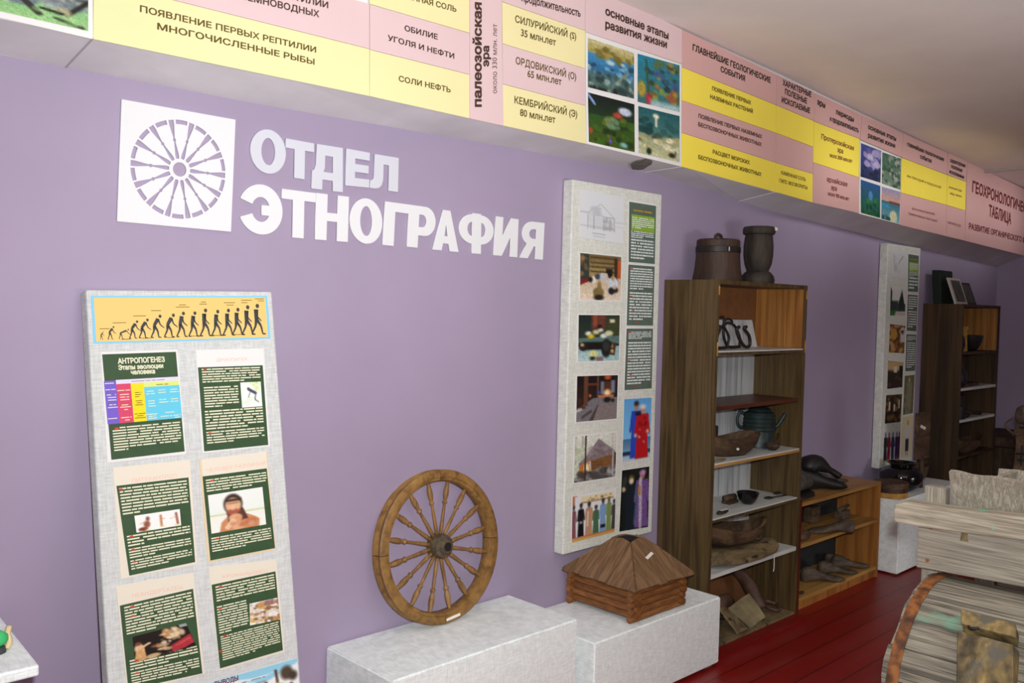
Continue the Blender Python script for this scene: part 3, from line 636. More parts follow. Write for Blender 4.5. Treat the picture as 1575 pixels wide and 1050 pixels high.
# ------------------------------------------------------------------ lettering and emblem on the wall
LT = 0.008
def wq(*P): return Quad(*[px(x, y, 1, WY-LT) for x, y in P])
def ring(cx, cy, rx, ry, n=40, a0=0, a1=2*math.pi):
    closed = abs(a1-a0) > 6.28
    return [(cx+rx*math.cos(a0+(a1-a0)*k/(n if closed else n-1)), cy+ry*math.sin(a0+(a1-a0)*k/(n if closed else n-1))) for k in range(n)]
def arcband(cx, cy, rx, ry, tx, ty, a0, a1, n=30): return ring(cx, cy, rx, ry, n, a0, a1)+ring(cx, cy, rx-tx, ry-ty, n, a0, a1)[::-1]
R_ = math.radians
GL = {
 'О': [ring(.5, .5, .5, .5), ring(.5, .5, .2, .31)],
 'О2': [ring(.5, .5, .5, .5), ring(.5, .5, .19, .33)],
 'Т': [[(0, 0), (1, 0), (1, .235), (.675, .235), (.675, 1), (.32, 1), (.32, .235), (0, .235)]],
 'Т2': [[(0, 0), (1, 0), (1, .2), (.66, .2), (.66, 1), (.33, 1), (.33, .2), (0, .2)]],
 'Д': [[(.12, 0), (1, 0), (1, 1), (.68, 1), (.68, .77), (.33, .77), (.33, 1), (0, 1), (0, .6), (.07, .57), (.12, .45)], [(.4, .23), (.68, .23), (.68, .6), (.36, .6), (.4, .5)]],
 'Е': [[(0, 0), (1, 0), (1, .23), (.38, .23), (.38, .38), (.96, .38), (.96, .6), (.38, .6), (.38, .77), (1, .77), (1, 1), (0, 1)]],
 'Л': [[(.13, 0), (1, 0), (1, 1), (.66, 1), (.66, .26), (.45, .26), (.45, .72), (.4, .88), (.3, .97), (.16, 1), (0, 1), (0, .78), (.08, .76), (.13, .68)]],
 'Э': [ring(.42, .5, .58, .5, 40, R_(-158), R_(158))+ring(.42, .5, .25, .25, 16, R_(158), R_(26))+[(.44, .61), (.44, .41)]+ring(.42, .5, .25, .25, 16, R_(-21), R_(-158))],
 'Н': [[(0, 0), (.34, 0), (.34, .4), (.66, .4), (.66, 0), (1, 0), (1, 1), (.66, 1), (.66, .58), (.34, .58), (.34, 1), (0, 1)]],
 'Г': [[(0, 0), (1, 0), (1, .21), (.43, .21), (.43, 1), (0, 1)]],
 'Р': [[(0, 0), (.6, 0)]+ring(.6, .35, .4, .35, 16, R_(-90), R_(90))+[(.38, .7), (.38, 1), (0, 1)], [(.38, .2), (.5, .2)]+ring(.5, .35, .17, .15, 10, R_(-90), R_(90))+[(.38, .5)]],
 'А': [[(.36, 0), (.64, 0), (1, 1), (.66, 1), (.61, .82), (.39, .82), (.34, 1), (0, 1)], [(.5, .3), (.57, .64), (.43, .64)]],
 'Ф': [[(.37, .04), (.63, .04)]+ring(.6, .42, .4, .355, 18, R_(-88), R_(88))+[(.63, .775), (.63, 1), (.37, 1), (.37, .775)]+ring(.4, .42, .4, .355, 18, R_(92), R_(268)), [(.37, .24)]+ring(.37, .42, .14, .17, 12, R_(-95), R_(-265))+[(.37, .6)], [(.63, .24)]+ring(.63, .42, .14, .17, 12, R_(-85), R_(85))+[(.63, .6)]],
 'И': [[(0, 0), (.32, 0), (.32, .5), (.66, 0), (1, 0), (1, 1), (.68, 1), (.68, .48), (.34, 1), (0, 1)]],
 'Я': [[(1, 0), (1, 1), (.66, 1), (.66, .66), (.58, .66), (.34, 1), (0, 1), (.27, .6)]+ring(.46, .32, .4, .32, 16, R_(118), R_(270))+[(.5, 0)], [(.66, .2), (.55, .2)]+ring(.52, .33, .17, .13, 10, R_(-100), R_(-260))+[(.66, .46)]],
}
def cc(*P): return wq(*[(360+x/3.15, 180+y/3.15) for x, y in P])
LET = [('О', 'О', ((80, 48), (252, 72), (250, 285), (80, 262)), 1), ('Т', 'Т', ((252, 103), (388, 128), (385, 308), (248, 287)), 1), ('Д', 'Д', ((385, 127), (527, 150), (527, 364), (376, 345)), 1),
 ('Е', 'Е', ((545, 152), (658, 173), (655, 342), (540, 330)), 1), ('Л', 'Л', ((665, 176), (798, 198), (794, 363), (660, 342)), 1),
 ('Э', 'Э', ((55, 318), (234, 337), (236, 579), (52, 560)), 0), ('Т', 'Т2', ((233, 347), (396, 368), (392, 594), (228, 576)), 0), ('Н', 'Н', ((399, 367), (557, 386), (551, 605), (393, 592)), 0),
 ('О', 'О2', ((562, 384), (719, 403), (718, 621), (561, 605)), 0), ('Г', 'Г', ((733, 408), (850, 424), (842, 633), (720, 618)), 0), ('Р', 'Р', ((850, 424), (980, 442), (970, 642), (838, 627)), 0),
 ('А', 'А', ((967, 443), (1093, 460), (1088, 654), (962, 641)), 0), ('Ф', 'Ф', ((1092, 448), (1259, 470), (1256, 668), (1090, 654)), 0), ('И', 'И', ((1270, 480), (1379, 495), (1372, 679), (1257, 668)), 0),
 ('Я', 'Я', ((1394, 500), (1505, 513), (1496, 691), (1384, 680)), 0)]
for i, (ch, g, Q, up) in enumerate(LET):
    bm = map_shape(curve_fill(GL[g], 0.5), cc(*Q), LT)
    wd = 'ОТДЕЛ' if up else 'ЭТНОГРАФИЯ'
    tag_word = 'upper word ' if up else 'lower word '
    make('sign_letter', bm, 'grey_plastic' if up else 'white_plastic', label='white cut-out letter %s of the %s%s on the purple wall' % (ch, tag_word, wd), cat='letter', group='cut-out letters on the purple wall')
sp = [[(0, 0), (1, 0), (1, 1), (0, 1)]]
cx, cy, RX, RY = .508, .508, .42, .422
def pol(r, a): return (cx+RX*r*math.cos(a), cy+RY*r*math.sin(a))
for k in range(14):
    a = 2*math.pi*(k+.5)/14-math.pi/2; st = 2*math.pi/14
    def spk(r, w):   # point at radius r, sideways w
        return (cx+RX*(r*math.cos(a)-w*math.sin(a)), cy+RY*(r*math.sin(a)+w*math.cos(a)))
    pr = [(.215, .026), (.235, .04), (.30, .042), (.44, .028), (.56, .016), (.585, .034), (.61, .034), (.635, .016), (.75, .034), (.9, .056), (.995, .058)]
    sp.append([spk(r, w) for r, w in pr]+[spk(r, -w) for r, w in pr[::-1]])
    a0, a1 = a+.095, a+st-.095
    sp.append([pol(1.0, a0+(a1-a0)*t/8) for t in range(9)]+[pol(.912, a1-(a1-a0)*t/8) for t in range(9)])
sp.append([pol(.145, 2*math.pi*k/28) for k in range(28)])
make('wheel_emblem', map_shape(curve_fill(sp, 0.5), wq((187.3, 152.6), (362.3, 184), (355.3, 356.2), (180.3, 340)), LT), 'white_plastic',
     label='white square plaque with a cut-out spoked wheel on the purple wall', cat='plaque')

# ------------------------------------------------------------------ leaning panel about human origins
SL = 0.175
def lp(x, y):
    d = ray(x, y); t = (2.311+SL*CP[2]-CP[1])/(d[1]-SL*d[2]); return Vector(CP+d*t)
def lz(x, z): return V(x, 2.311+SL*z, z)
nrm = V(0, -1, SL).normalized()
x0, x1, zt = 0.881, 1.449, 1.652
pan = thing('exhibition_panel', V((x0+x1)/2, 2.34, 0), 'linen panel leaning on the wall at left with an evolution strip and green text sheets', 'panel', 'linen exhibition panels')
bm = BM(); th = 0.048; back = -nrm*th; z0 = 0.012
f = [lz(x0, z0), lz(x1, z0), lz(x1, zt), lz(x0, zt-.012)]
hexa(bm, [f[0]+back, f[1]+back, f[1], f[0], f[3]+back, f[2]+back, f[2], f[3]])
make('linen_board', bm, 'linen_panel', pan, bevel=0.006)
def LQ(*P): return Quad(*[lp(*p)+nrm*0.0018 for p in P])
# evolution strip
q = LQ((139.7, 455), (410.6, 455), (415.4, 520.5), (144, 528.5))
st = slab('picture_strip', q, .0015, 'sky_blue_print', pan); q2 = q.sub(.012, .04, .985, .965)
slab('strip_ground', q2.lift(.0008), .0005, 'apricot_print', st)
def walker(q, u, vb, h, st, lean):
    """small generic striding figure: capsules in strip coordinates"""
    asp = 4.1; P = []
    def S2(x, y): return (u+x*h/asp, vb-y*h)
    def cap(a, b, r0, r1):
        dx, dy = b[0]-a[0], b[1]-a[1]; L = math.hypot(dx, dy) or 1; nx, ny = -dy/L, dx/L
        P.append([S2(*p) for p in ((a[0]+nx*r0, a[1]+ny*r0), (a[0]-nx*r0, a[1]-ny*r0), (b[0]-nx*r1, b[1]-ny*r1), (b[0]+nx*r1, b[1]+ny*r1))])
    hip = (-.02-lean*.12, .5); sh = (hip[0]+lean*.55, .80-lean*.12); hd = (sh[0]+.05+lean*.12, sh[1]+.11-lean*.03)
    cap(hip, sh, .062, .078); P.append([S2(hd[0]+.062*math.cos(t*.7854), hd[1]+.072*math.sin(t*.7854)) for t in range(8)])
    for s in (1, -1):
        kn = (hip[0]+s*st*.5+.05, .27); ft = (hip[0]+s*st*1.0, .02); cap(hip, kn, .056, .036); cap(kn, ft, .036, .022); cap(ft, (ft[0]+.1, .015), .028, .02)
    el = (sh[0]+.03+lean*.15, sh[1]-.24); cap(sh, el, .034, .026); cap(el, (el[0]+.12+lean*.1, el[1]-.13), .026, .016)
    return [[q.p(a, b, .0016) for a, b in pl] for pl in P]
hs = [.19, .32, .27, .45, .49, .58, .60, .63, .63, .69, .66, .68, .70, .76, .79]
us = [.028, .075, .135, .195, .25, .32, .395, .465, .535, .605, .675, .745, .805, .87, .935]
for i, (h, u) in enumerate(zip(hs, us)):
    flat_polys('walking_figure', walker(q2, u, .95-.02*(i/14), h, .13+.004*i, [.3, .35, .9, .35, .35, .3, .3, .15, .12, .05, .1, .06, .06, .04, .02][i]), 'ink', st)
dashes('caption', q2, [(.70, .03, .02, .07), (.57, .03, .09, .16), (.42, .03, .2, .27), (.3, .03, .3, .4), (.17, .03, .46, .5), (.22, .03, .44, .52), (.1, .03, .59, .62), (.15, .03, .58, .64), (.12, .03, .73, .8), (.18, .03, .745, .79), (.06, .03, .84, .91), (.12, .03, .84, .88), (.03, .03, .93, .99), (.08, .03, .95, .99),
                             (.95, .03, .13, .18), (.94, .03, .24, .29), (.94, .03, .38, .42), (.92, .03, .52, .58), (.92, .03, .66, .72), (.91, .03, .78, .84)], st, 'text_olive', .0016)

def wtext(parent, q, rows, mat, bold=.02, name='lettering', off=.0016):
    for body, u0, u1, vb, h in rows:
        bm = BM(); add_text(bm, body, q.p(u0, vb), q.p(u1, vb), q.p(u0, vb-h)-q.p(u0, vb), q.n*off, bold); make(name, bm, mat, parent)
def sheet(outer, green, paper, field='leaf_green_print'):
    q = LQ(*outer); s = slab('text_sheet', q, .0012, paper, pan); g = LQ(*green).lift(.0006)
    slab('text_field', g, .0005, field, s); return q, s, g
def reds(s, g, spots):
    for u, v in spots: flat_polys('initial_letter', [[g.p(u+.03*math.cos(t*.785), v+.012*math.sin(t*.785), .0012) for t in range(8)]], 'text_red', s)
# sheet 1
q, s, g = sheet(((154.6, 541.5), (272.3, 537.4), (286, 698), (165, 711.5)), ((156.6, 545), (270, 541), (283.5, 694), (171, 707)), 'paper_white')
wtext(s, g, [('АНТРОПОГЕНЕЗ', .19, .83, .095, .05), ('Этапы эволюции', .19, .80, .155, .045), ('человека', .35, .68, .205, .045)], 'text_cream', .04)
for mt, u0, v0, u1, v1 in (('violet_print', -.01, .255, .145, .665), ('magenta_print', .145, .29, .335, .665), ('sun_yellow_print', .335, .29, .51, .665), ('lilac_print', .145, .25, 1.005, .29), ('pale_lime_print', .51, .29, 1.005, .335), ('cyan_print', .51, .335, 1.005, .665)):
    slab('chart_block', g.sub(u0, v0, u1, v1, .0010), .0003, mt, s)
dashes('chart_text', g, [(.335, .016, .0, .13), (.275, .016, .0, .13), (.385, .016, .01, .13), (.41, .016, .02, .13), (.435, .016, .02, .13), (.48, .016, .03, .12), (.505, .016, .01, .14), (.61, .016, .0, .12), (.35, .016, .15, .32), (.39, .016, .18, .3), (.415, .016, .18, .3), (.44, .016, .18, .3), (.49, .016, .19, .29), (.51, .016, .17, .31), (.535, .016, .22, .27), (.61, .016, .17, .31), (.635, .016, .22, .28),
   (.375, .016, .54, .64), (.40, .016, .53, .65), (.37, .016, .7, .8), (.395, .016, .7, .82), (.37, .016, .87, .97), (.395, .016, .86, .99), (.47, .016, .55, .64), (.495, .016, .55, .64), (.52, .016, .55, .65), (.465, .016, .7, .8), (.49, .016, .7, .83), (.465, .016, .87, .97), (.49, .016, .86, .99), (.6, .016, .52, .66), (.62, .016, .54, .64), (.64, .016, .53, .66), (.595, .016, .77, .9), (.63, .016, .7, .86), (.63, .016, .88, .99), (.65, .016, .9, .98)], s, 'text_cream', .0016)
dashes('chart_text', g, [(.38, .014, .38, .47), (.4, .014, .38, .46), (.42, .014, .38, .47), (.46, .014, .38, .47), (.48, .014, .39, .46), (.5, .014, .37, .48), (.585, .014, .35, .5), (.605, .014, .38, .47), (.625, .014, .35, .5), (.315, .014, .68, .85), (.27, .01, .35, .8)], s, 'text_olive', .0016)
dashes('text_paragraph', g, [(.70, .026, .14, .97)]+para(.726, .935, 8, .045, .97, .2), s, seed=3); reds(s, g, [(.1, .712)])
# sheet 2
q, s, g = sheet(((300.7, 538), (404.8, 535.7), (415, 686), (310.4, 696.7)), ((304, 565), (403.5, 561.6), (412, 684), (313.6, 694)), 'paper_white')
wtext(s, q, [('ДРИОПИТЕК', .28, .74, .12, .03)], 'text_pale_red', .0)
dashes('text_paragraph', g, para(.02, .2, 6, .05, .95, .72)+para(.24, .50, 8, .06, .58, .5)+para(.525, .765, 7, .05, .95, .72)+para(.775, .93, 5, .05, .95, .45), s, seed=5); reds(s, g, [(.1, .03), (.1, .79)])
p = Pic(30, 34, (244, 248, 240)); p.blobs(8, .6, 0, 1, .35, .1, [(190, 220, 120), (220, 236, 180)]).blobs(5, 0, .6, .6, 1, .12, [(226, 240, 226)]).line(.4, .3, .7, .45, .12, (70, 80, 110)).line(.45, .4, .35, .6, .05, (150, 150, 150)).line(.7, .48, .66, .7, .06, (110, 110, 120)).line(.66, .7, .82, .8, .05, (140, 130, 120)).ell(.37, .27, .06, .06, (90, 80, 90))
picture('animal_picture', g.sub(.62, .205, .945, .515), p, s)
# sheet 3
q, s, g = sheet(((173.4, 719), (291.7, 706.8), (303, 867.5), (185.5, 890)), ((178.6, 747), (289.4, 734), (299.7, 864), (198.5, 885)), 'paper_cream')
wtext(s, q, [('ПИТЕКАНТРОП', .22, .80, .155, .038)], 'text_pale_red', .0)
dashes('text_paragraph', g, para(.03, .345, 9, .03, .97, .25)+para(.565, .70, 4, .04, .96, .25)+para(.71, .83, 4, .04, .96, .4)+para(.84, .955, 4, .04, .96, .6), s, seed=7); reds(s, g, [(.05, .045), (.1, .58), (.1, .725), (.1, .86)])
p = Pic(44, 20, (248, 247, 244)); p.ell(.25, .6, .07, .2, (150, 90, 70)).ell(.28, .3, .04, .12, (130, 90, 70)).ell(.16, .85, .1, .12, (120, 60, 50)).line(.1, .55, .25, .4, .03, (210, 180, 150)).line(.56, .2, .56, .85, .05, (190, 130, 90)).line(.56, .45, .66, .4, .03, (210, 160, 120)).line(.9, .2, .92, .85, .06, (170, 110, 90)).line(.9, .4, .75, .5, .03, (220, 180, 140)).blobs(8, .1, .82, 1, 1, .05, [(230, 214, 130)], .6)
picture('hunting_picture', g.sub(.18, .355, .83, .545), p, s)
# sheet 4
q, s, g = sheet(((306, 706.7), (410, 694), (423.7, 845), (319, 865)), ((311, 732.5), (409.7, 720), (422.5, 842.5), (323, 861.7)), 'paper_beige')
slab('cream_band', q.sub(.03, 0, .985, .97, .0004), .0003, 'paper_cream', s)
wtext(s, q, [('ЧЕЛОВЕК РАЗУМНЫЙ', .09, .96, .13, .035)], 'text_pale_red', .0)
dashes('text_paragraph', g, para(.045, .205, 5, .04, .98, .75)+para(.74, .92, 6, .04, .96, .55), s, seed=9); reds(s, g, [(.13, .065), (.13, .76)])
p = Pic(48, 40, (240, 244, 240)); p.grad((240, 244, 240), (236, 244, 238), 0, .55).grad((240, 242, 232), (244, 244, 236), .56, 1).rect(0, .54, 1, .57, (200, 210, 150), .02)
p.poly([(.15, 1), (.2, .75), (.34, .6), (.6, .58), (.8, .72), (.88, .8), (.86, 1)], (206, 140, 96)).ell(.43, .33, .17, .26, (60, 44, 40)).poly([(.3, .5), (.6, .45), (.68, .75), (.32, .78)], (92, 58, 46)).ell(.43, .36, .14, .19, (226, 180, 140)).rect(.3, .2, .58, .26, (56, 40, 36), .04).ell(.42, .52, .11, .07, (170, 90, 70)).rect(.33, .295, .53, .32, (150, 100, 76), .03).ell(.42, .42, .045, .06, (236, 190, 156))
p.ell(.45, .68, .12, .1, (224, 172, 130)).line(.5, .7, .42, 1, .12, (216, 158, 116)).line(.3, .9, .4, .75, .1, (236, 196, 160)).blobs(10, .25, .75, .8, 1, .06, [(180, 100, 70), (232, 186, 150)], .5)
picture('portrait_picture', LQ((319, 761.5), (402.8, 748.5), (408.7, 806), (324.7, 820.5)), p, s)
# sheet 5
q, s, g = sheet(((178, 901), (297, 880), (314.3, 1036), (195.5, 1064)), ((183.8, 931), (296.3, 905), (310.8, 1035), (197, 1060)), 'paper_cream')
wtext(s, q, [('НЕАНДЕРТАЛЕЦ', .18, .83, .135, .036)], 'text_pale_red', .0)
dashes('text_paragraph', g, para(.03, .375, 10, .05, .97, .42)+para(.665, .80, 4, .05, .97, .55)+para(.81, .96, 5, .05, .97, .8), s, seed=11); reds(s, g, [(.15, .045), (.15, .155), (.14, .685), (.13, .83)])
p = Pic(60, 32, (30, 22, 18)); p.ell(.1, .5, .08, .16, (226, 190, 150)).poly([(.04, .6), (.18, .5), (.2, .95), (.0, 1)], (214, 168, 112)).ell(.09, .33, .05, .07, (130, 70, 44)).line(.14, .5, .27, .4, .06, (226, 190, 150)).blobs(14, .3, .4, .65, .8, .05, [(214, 180, 140), (236, 206, 180), (150, 100, 70)]).ell(.6, .2, .08, .2, (190, 140, 84)).ell(.74, .24, .1, .22, (220, 200, 160)).ell(.86, .3, .05, .12, (210, 180, 150)).blobs(12, .5, .05, .9, .55, .05, [(226, 210, 180), (180, 140, 100), (120, 90, 70)])
p.poly([(.62, .7), (.98, .45), (1.0, .8), (.8, .92), (.6, .95)], (176, 50, 60)).line(.7, .75, .95, .6, .03, (210, 100, 100)).ell(.3, .9, .12, .08, (210, 180, 130)).rect(.85, 0, 1, .12, (150, 160, 160))
picture('cave_picture', LQ((203, 979), (285.5, 957.5), (301, 993), (207, 1019)), p.speck(.05), s)
# sheet 6
q, s, g = sheet(((320.4, 872), (424.5, 860), (437.3, 1002), (338, 1030.5)), ((325, 899), (423, 878.3), (434.6, 999.5), (338, 1027.5)), 'paper_cream')
wtext(s, q, [('КРОМАНЬОНЕЦ', .18, .84, .125, .034)], 'text_pale_red', .0)
dashes('text_paragraph', g, para(.03, .26, 7, .05, .97, .7)[:6]+para(.27, .61, 11, .04, .50, .4)+para(.63, .93, 11, .05, .97, .55), s, seed=13); reds(s, g, [(.12, .045), (.09, .30), (.12, .635), (.03, .8)])
p = Pic(30, 26, (200, 190, 180)); p.grad((230, 230, 236), (210, 190, 160), 0, 1).blobs(60, 0, .1, 1, 1, .08, [(236, 226, 210), (150, 110, 80), (200, 150, 90), (250, 250, 250), (120, 80, 60), (214, 170, 70)]).blobs(8, .5, .05, 1, .3, .09, [(150, 110, 110)])
picture('camp_picture', LQ((383, 928), (426, 918.5), (430.4, 952), (383.8, 961.5)), p.speck(.05), s)
# closing sheet
q = LQ((317, 1050.5), (456, 1012), (463, 1090), (324, 1134)); s = slab('text_sheet', q, .0012, 'paper_white', pan)
p = Pic(70, 46, (244, 246, 246)); p.poly([(0, -.02), (1, -.02), (1, .08), (.6, .3), (.3, .12), (0, .05)], (150, 212, 236)).poly([(0, .02), (.5, .16), (.75, .14), (.5, .2)], (240, 246, 250))
p.ell(.86, .22, .07, .13, (84, 70, 56)).ell(.93, .3, .05, .09, (70, 60, 52)).line(.74, .12, .75, .35, .03, (90, 60, 44)).ell(.72, .42, .09, .05, (150, 190, 60)).line(.62, .3, .64, .5, .04, (120, 80, 60)).ell(.95, .62, .12, .09, (220, 200, 40)).line(.9, .45, .92, .62, .05, (70, 50, 40)).blobs(5, .84, .5, 1, .7, .04, [(120, 70, 50)])
picture('closing_picture', q, p, s)
wtext(s, q, [('ВЫВОДЫ', .08, .33, .10, .09)], 'text_maroon', .03, off=.0018)
dashes('text_paragraph', q, para(.16, .9, 9, .06, .62, .5), s, 'text_grey', .0018, .3)

# ------------------------------------------------------------------ wall panels
PY = 2.592
def wall_panel(label, fl, fr, zt0, zb0, outer=None):
    c = thing('exhibition_panel', V((fl+fr)/2, WY, zb0), label, 'panel', 'linen exhibition panels')
    bm = BM(); box(bm, (fl, PY, zb0), (fr, WY-.003, zt0)); make('linen_board', bm, 'linen_grey', c, bevel=0.005); return c
def PQ(*P): return Quad(*[px(x, y, 1, PY-.002) for x, y in P])
def photo(parent, P, pic, border=.025, name='photo_print'):
    q = PQ(*P); s = slab(name, q, .0015, 'paper_white', parent); picture('photo_image', q, pic, s, .0006, border); return s
a, d = px(879, 274, 1, PY), px(1003, 818.6, 1, PY); e = px(1017.7, 300, 1, PY); f = px(868.6, 852, 1, PY)
pn = wall_panel('tall linen panel with photographs of yurts and costumes left of the nearer bookcase', (a.x+f.x)/2-.002, (d.x+e.x)/2, (a.z+e.z)/2, (d.z+f.z)/2)
p = Pic(60, 60, (226, 230, 234)); G = (172, 178, 182)
[p.line(.17+.01*k, .5+.05*k, .78, .5+.05*k, .012, G, .01) for k in range(6)]
[p.line(x, .5, x, .78, .014, (150, 158, 162), .01) for x in (.17, .31, .53, .68, .78)]
p.line(.46, .24, .17, .46, .012, G, .01).line(.46, .24, .78, .5, .012, G, .01).line(.17, .46, .78, .5, .012, G, .01).blobs(14, .25, .3, .5, .45, .05, [(196, 202, 206)], .6).blobs(20, .55, .5, .7, .75, .03, [(176, 180, 186)], .7).rect(0, .44, .17, .47, G, .02, .6).rect(0, .72, .8, .735, G, .02, .8).rect(.8, .56, 1, .58, (200, 204, 208), .02).rect(.8, .66, 1, .67, (200, 204, 208), .02).rect(.28, .85, .58, .87, (180, 184, 186), .02).rect(.3, .91, .56, .93, (196, 200, 202), .02)
s = photo(pn, ((892.6, 290), (960, 303.6), (958.3, 374.8), (892, 365.5)), p, .0, 'pencil_drawing')
# narrow text column: three slate sheets
def column(parent, Ps, nn, seed):
    for i, P in enumerate(Ps):
        q = PQ(*P); s = slab('text_sheet', q, .0015, 'paper_white', parent); g = q.sub(.02, .02 if i else .03, .985, .99, .0005); slab('text_field', g, .0004, 'slate_green_print', s)
        if i == 0:
            slab('lime_block', g.sub(.08, .2, .95, .47, .0006), .0003, 'lime_print', s)
            dashes('title_line', g, [(.115, .05, .15, .85)], s, 'text_gold', .0012, .6)
            dashes('text_paragraph', g, para(.24, .44, 6, .1, .93, .4)+para(.475, .6, 4, .07, .93, .5)+para(.61, .96, nn-2, .07, .93, .6), s, 'text_white', .0012, .52, seed)
        else:
            dashes('text_paragraph', g, para(.05, .42 if i == 1 else .18, (nn if i == 1 else 5), .07, .93)+para(.45 if i == 1 else .22, .93, nn+1 if i == 1 else nn+6, .07, .93, .6), s, 'text_white', .0012, .52, seed+i)
            for u, v in ((.12, .06), (.12, .52), (.2, .75), (.4, .955))[:3+i]: flat_polys('red_heading', [[g.p(u+.05*c1, v+.008*c2, .0013) for c1, c2 in ((-1, -1), (1, -1), (1, 1), (-1, 1))]], 'text_red', s)
column(pn, (((967, 307), (1009.8, 314), (1007.6, 407), (966, 403.5)), ((965.7, 404.6), (1007.5, 408), (1004.9, 501.6), (962.9, 501.2)), ((962.9, 503.2), (1004.9, 503.2), (1002.9, 598), (959.4, 601))), 9, 21)
p = Pic(50, 48, (214, 196, 168)); p.grad((120, 100, 60), (170, 150, 96), 0, .5).grad((200, 178, 146), (232, 218, 196), .48, 1)
[p.rect(.25, y, .9, y+.03, (70, 54, 34), .03) for y in (.06, .17, .26, .36)]
p.rect(0, 0, .22, .56, (52, 62, 58), .03).blobs(9, .0, .08, .2, .5, .05, [(150, 120, 80), (120, 90, 60)]).poly([(0, .56), (.22, .5), (.3, .56), (0, .68)], (120, 40, 36)).rect(.62, .3, .78, .5, (30, 28, 26), .03).poly([(.5, .4), (.65, .4), (.72, .6), (.5, .62)], (206, 196, 184)).rect(.9, .1, .98, .5, (196, 90, 40), .02).rect(.82, .05, .9, .7, (60, 44, 34), .03)
p.ell(.44, .82, .13, .11, (130, 110, 70)).ell(.45, .93, .12, .06, (40, 36, 24)).ell(.46, .68, .05, .1, (140, 118, 66)).ell(.8, .62, .12, .15, (206, 218, 232)).ell(.76, .78, .08, .08, (30, 36, 50)).ell(.86, .76, .06, .06, (40, 36, 36)).ell(.83, .7, .05, .04, (214, 180, 140)).ell(.79, .5, .04, .05, (190, 150, 90)).poly([(.25, .5), (.35, .47), (.4, .6), (.3, .64)], (228, 222, 206)).ell(.25, .55, .05, .06, (36, 36, 38)).ell(.42, .48, .07, .06, (66, 74, 80)).rect(.47, .42, .55, .55, (190, 200, 220), .03)
photo(pn, ((890.7, 386.8), (957, 393.6), (955.9, 464), (890.4, 463)), p.speck(.05))
p = Pic(50, 52, (40, 56, 54)); p.grad((30, 44, 42), (50, 60, 46), 0, .5).grad((150, 186, 186), (168, 206, 208), .68, 1).rect(.31, 0, .65, .3, (110, 60, 50), .05).rect(.36, 0, .44, .25, (150, 80, 50), .03).rect(.66, .05, 1, .5, (66, 72, 44), .08).rect(.75, .1, .87, .17, (226, 220, 190)).poly([(0, .5), (1, .45), (1, .62), (0, .6)], (92, 122, 118)).rect(.12, .58, .8, .75, (26, 26, 24), .04)
for x, y, rx, c in ((.24, .4, .07, (228, 238, 236)), (.3, .46, .08, (220, 190, 40)), (.42, .37, .08, (212, 206, 160)), (.53, .33, .06, (230, 230, 214)), (.6, .45, .08, (226, 236, 228)), (.73, .4, .1, (206, 214, 170)), (.5, .25, .06, (26, 26, 28))): p.ell(x, y, rx, rx*.6, c)
p.ell(.36, .85, .12, .09, (216, 222, 150)).ell(.34, .93, .07, .04, (34, 40, 36)).ell(.67, .72, .12, .2, (34, 36, 34)).ell(.67, .68, .08, .1, (54, 56, 54)).poly([(.8, .6), (.92, .6), (.88, .88), (.76, .86)], (84, 52, 40)).blobs(5, .8, .64, .88, .84, .02, [(214, 200, 130)]).ell(.12, .68, .1, .09, (44, 36, 30)).ell(.1, .64, .04, .03, (220, 190, 140)).rect(.43, .9, .6, 1, (130, 110, 116), .03).blobs(6, .02, .8, .3, 1, .06, [(190, 216, 218)], .6)
photo(pn, ((888.3, 482.3), (954.7, 483), (953.2, 555.6), (887.4, 558)), p.speck(.06))
p = Pic(50, 52, (40, 32, 30)); p.grad((26, 20, 20), (50, 36, 30), 0, .55).poly([(0, .72), (.4, .5), (1, .5), (1, 1), (0, 1)], (120, 118, 124)).poly([(.35, 1), (.56, .62), (1, .62), (1, 1)], (134, 124, 122)).poly([(.3, 1), (.5, .65), (.53, .65), (.4, 1)], (80, 66, 58)).rect(.17, 0, .27, .66, (104, 66, 48), .02).rect(.48, 0, .53, .5, (96, 66, 52), .02).rect(.25, .17, .5, .22, (110, 56, 40), .02).rect(.9, 0, 1, .5, (40, 32, 32), .02).rect(.57, .14, .66, .42, (120, 124, 140), .04).rect(.82, .12, .92, .4, (126, 132, 150), .04).rect(.66, .14, .82, .42, (86, 52, 38), .03).ell(.74, .05, .08, .05, (200, 90, 40))
p.ell(.74, .4, .09, .08, (255, 190, 110), .08).ell(.73, .4, .05, .05, (255, 246, 220), .06).rect(.52, .44, .9, .5, (196, 130, 90), .04).ell(.74, .55, .09, .06, (30, 28, 30)).ell(.88, .57, .04, .04, (34, 30, 32)).ell(.53, .38, .03, .03, (60, 80, 190)).ell(.32, .44, .03, .03, (206, 120, 70)).poly([(0, .74), (.15, .68), (.2, .72), (0, .8)], (196, 190, 180)).line(.15, .9, .35, .78, .06, (82, 72, 66)).blobs(6, .02, .5, .2, .7, .04, [(70, 40, 34)])
photo(pn, ((886, 576.6), (951.9, 574.9), (949.7, 645), (884.4, 651)), p.speck(.05))
p = Pic(50, 52, (206, 212, 196)); p.grad((228, 230, 222), (196, 206, 184), 0, 1); [p.rect(x, 0, x+.03, .6, c, .03, .7) for x, c in ((.02, (150, 156, 120)), (.17, (150, 156, 130)), (.66, (214, 216, 206)), (.8, (226, 228, 220)), (.88, (180, 186, 150)), (.95, (206, 210, 190)))]; p.blobs(10, 0, .1, .35, .5, .07, [(176, 192, 150), (214, 220, 200)], .6)
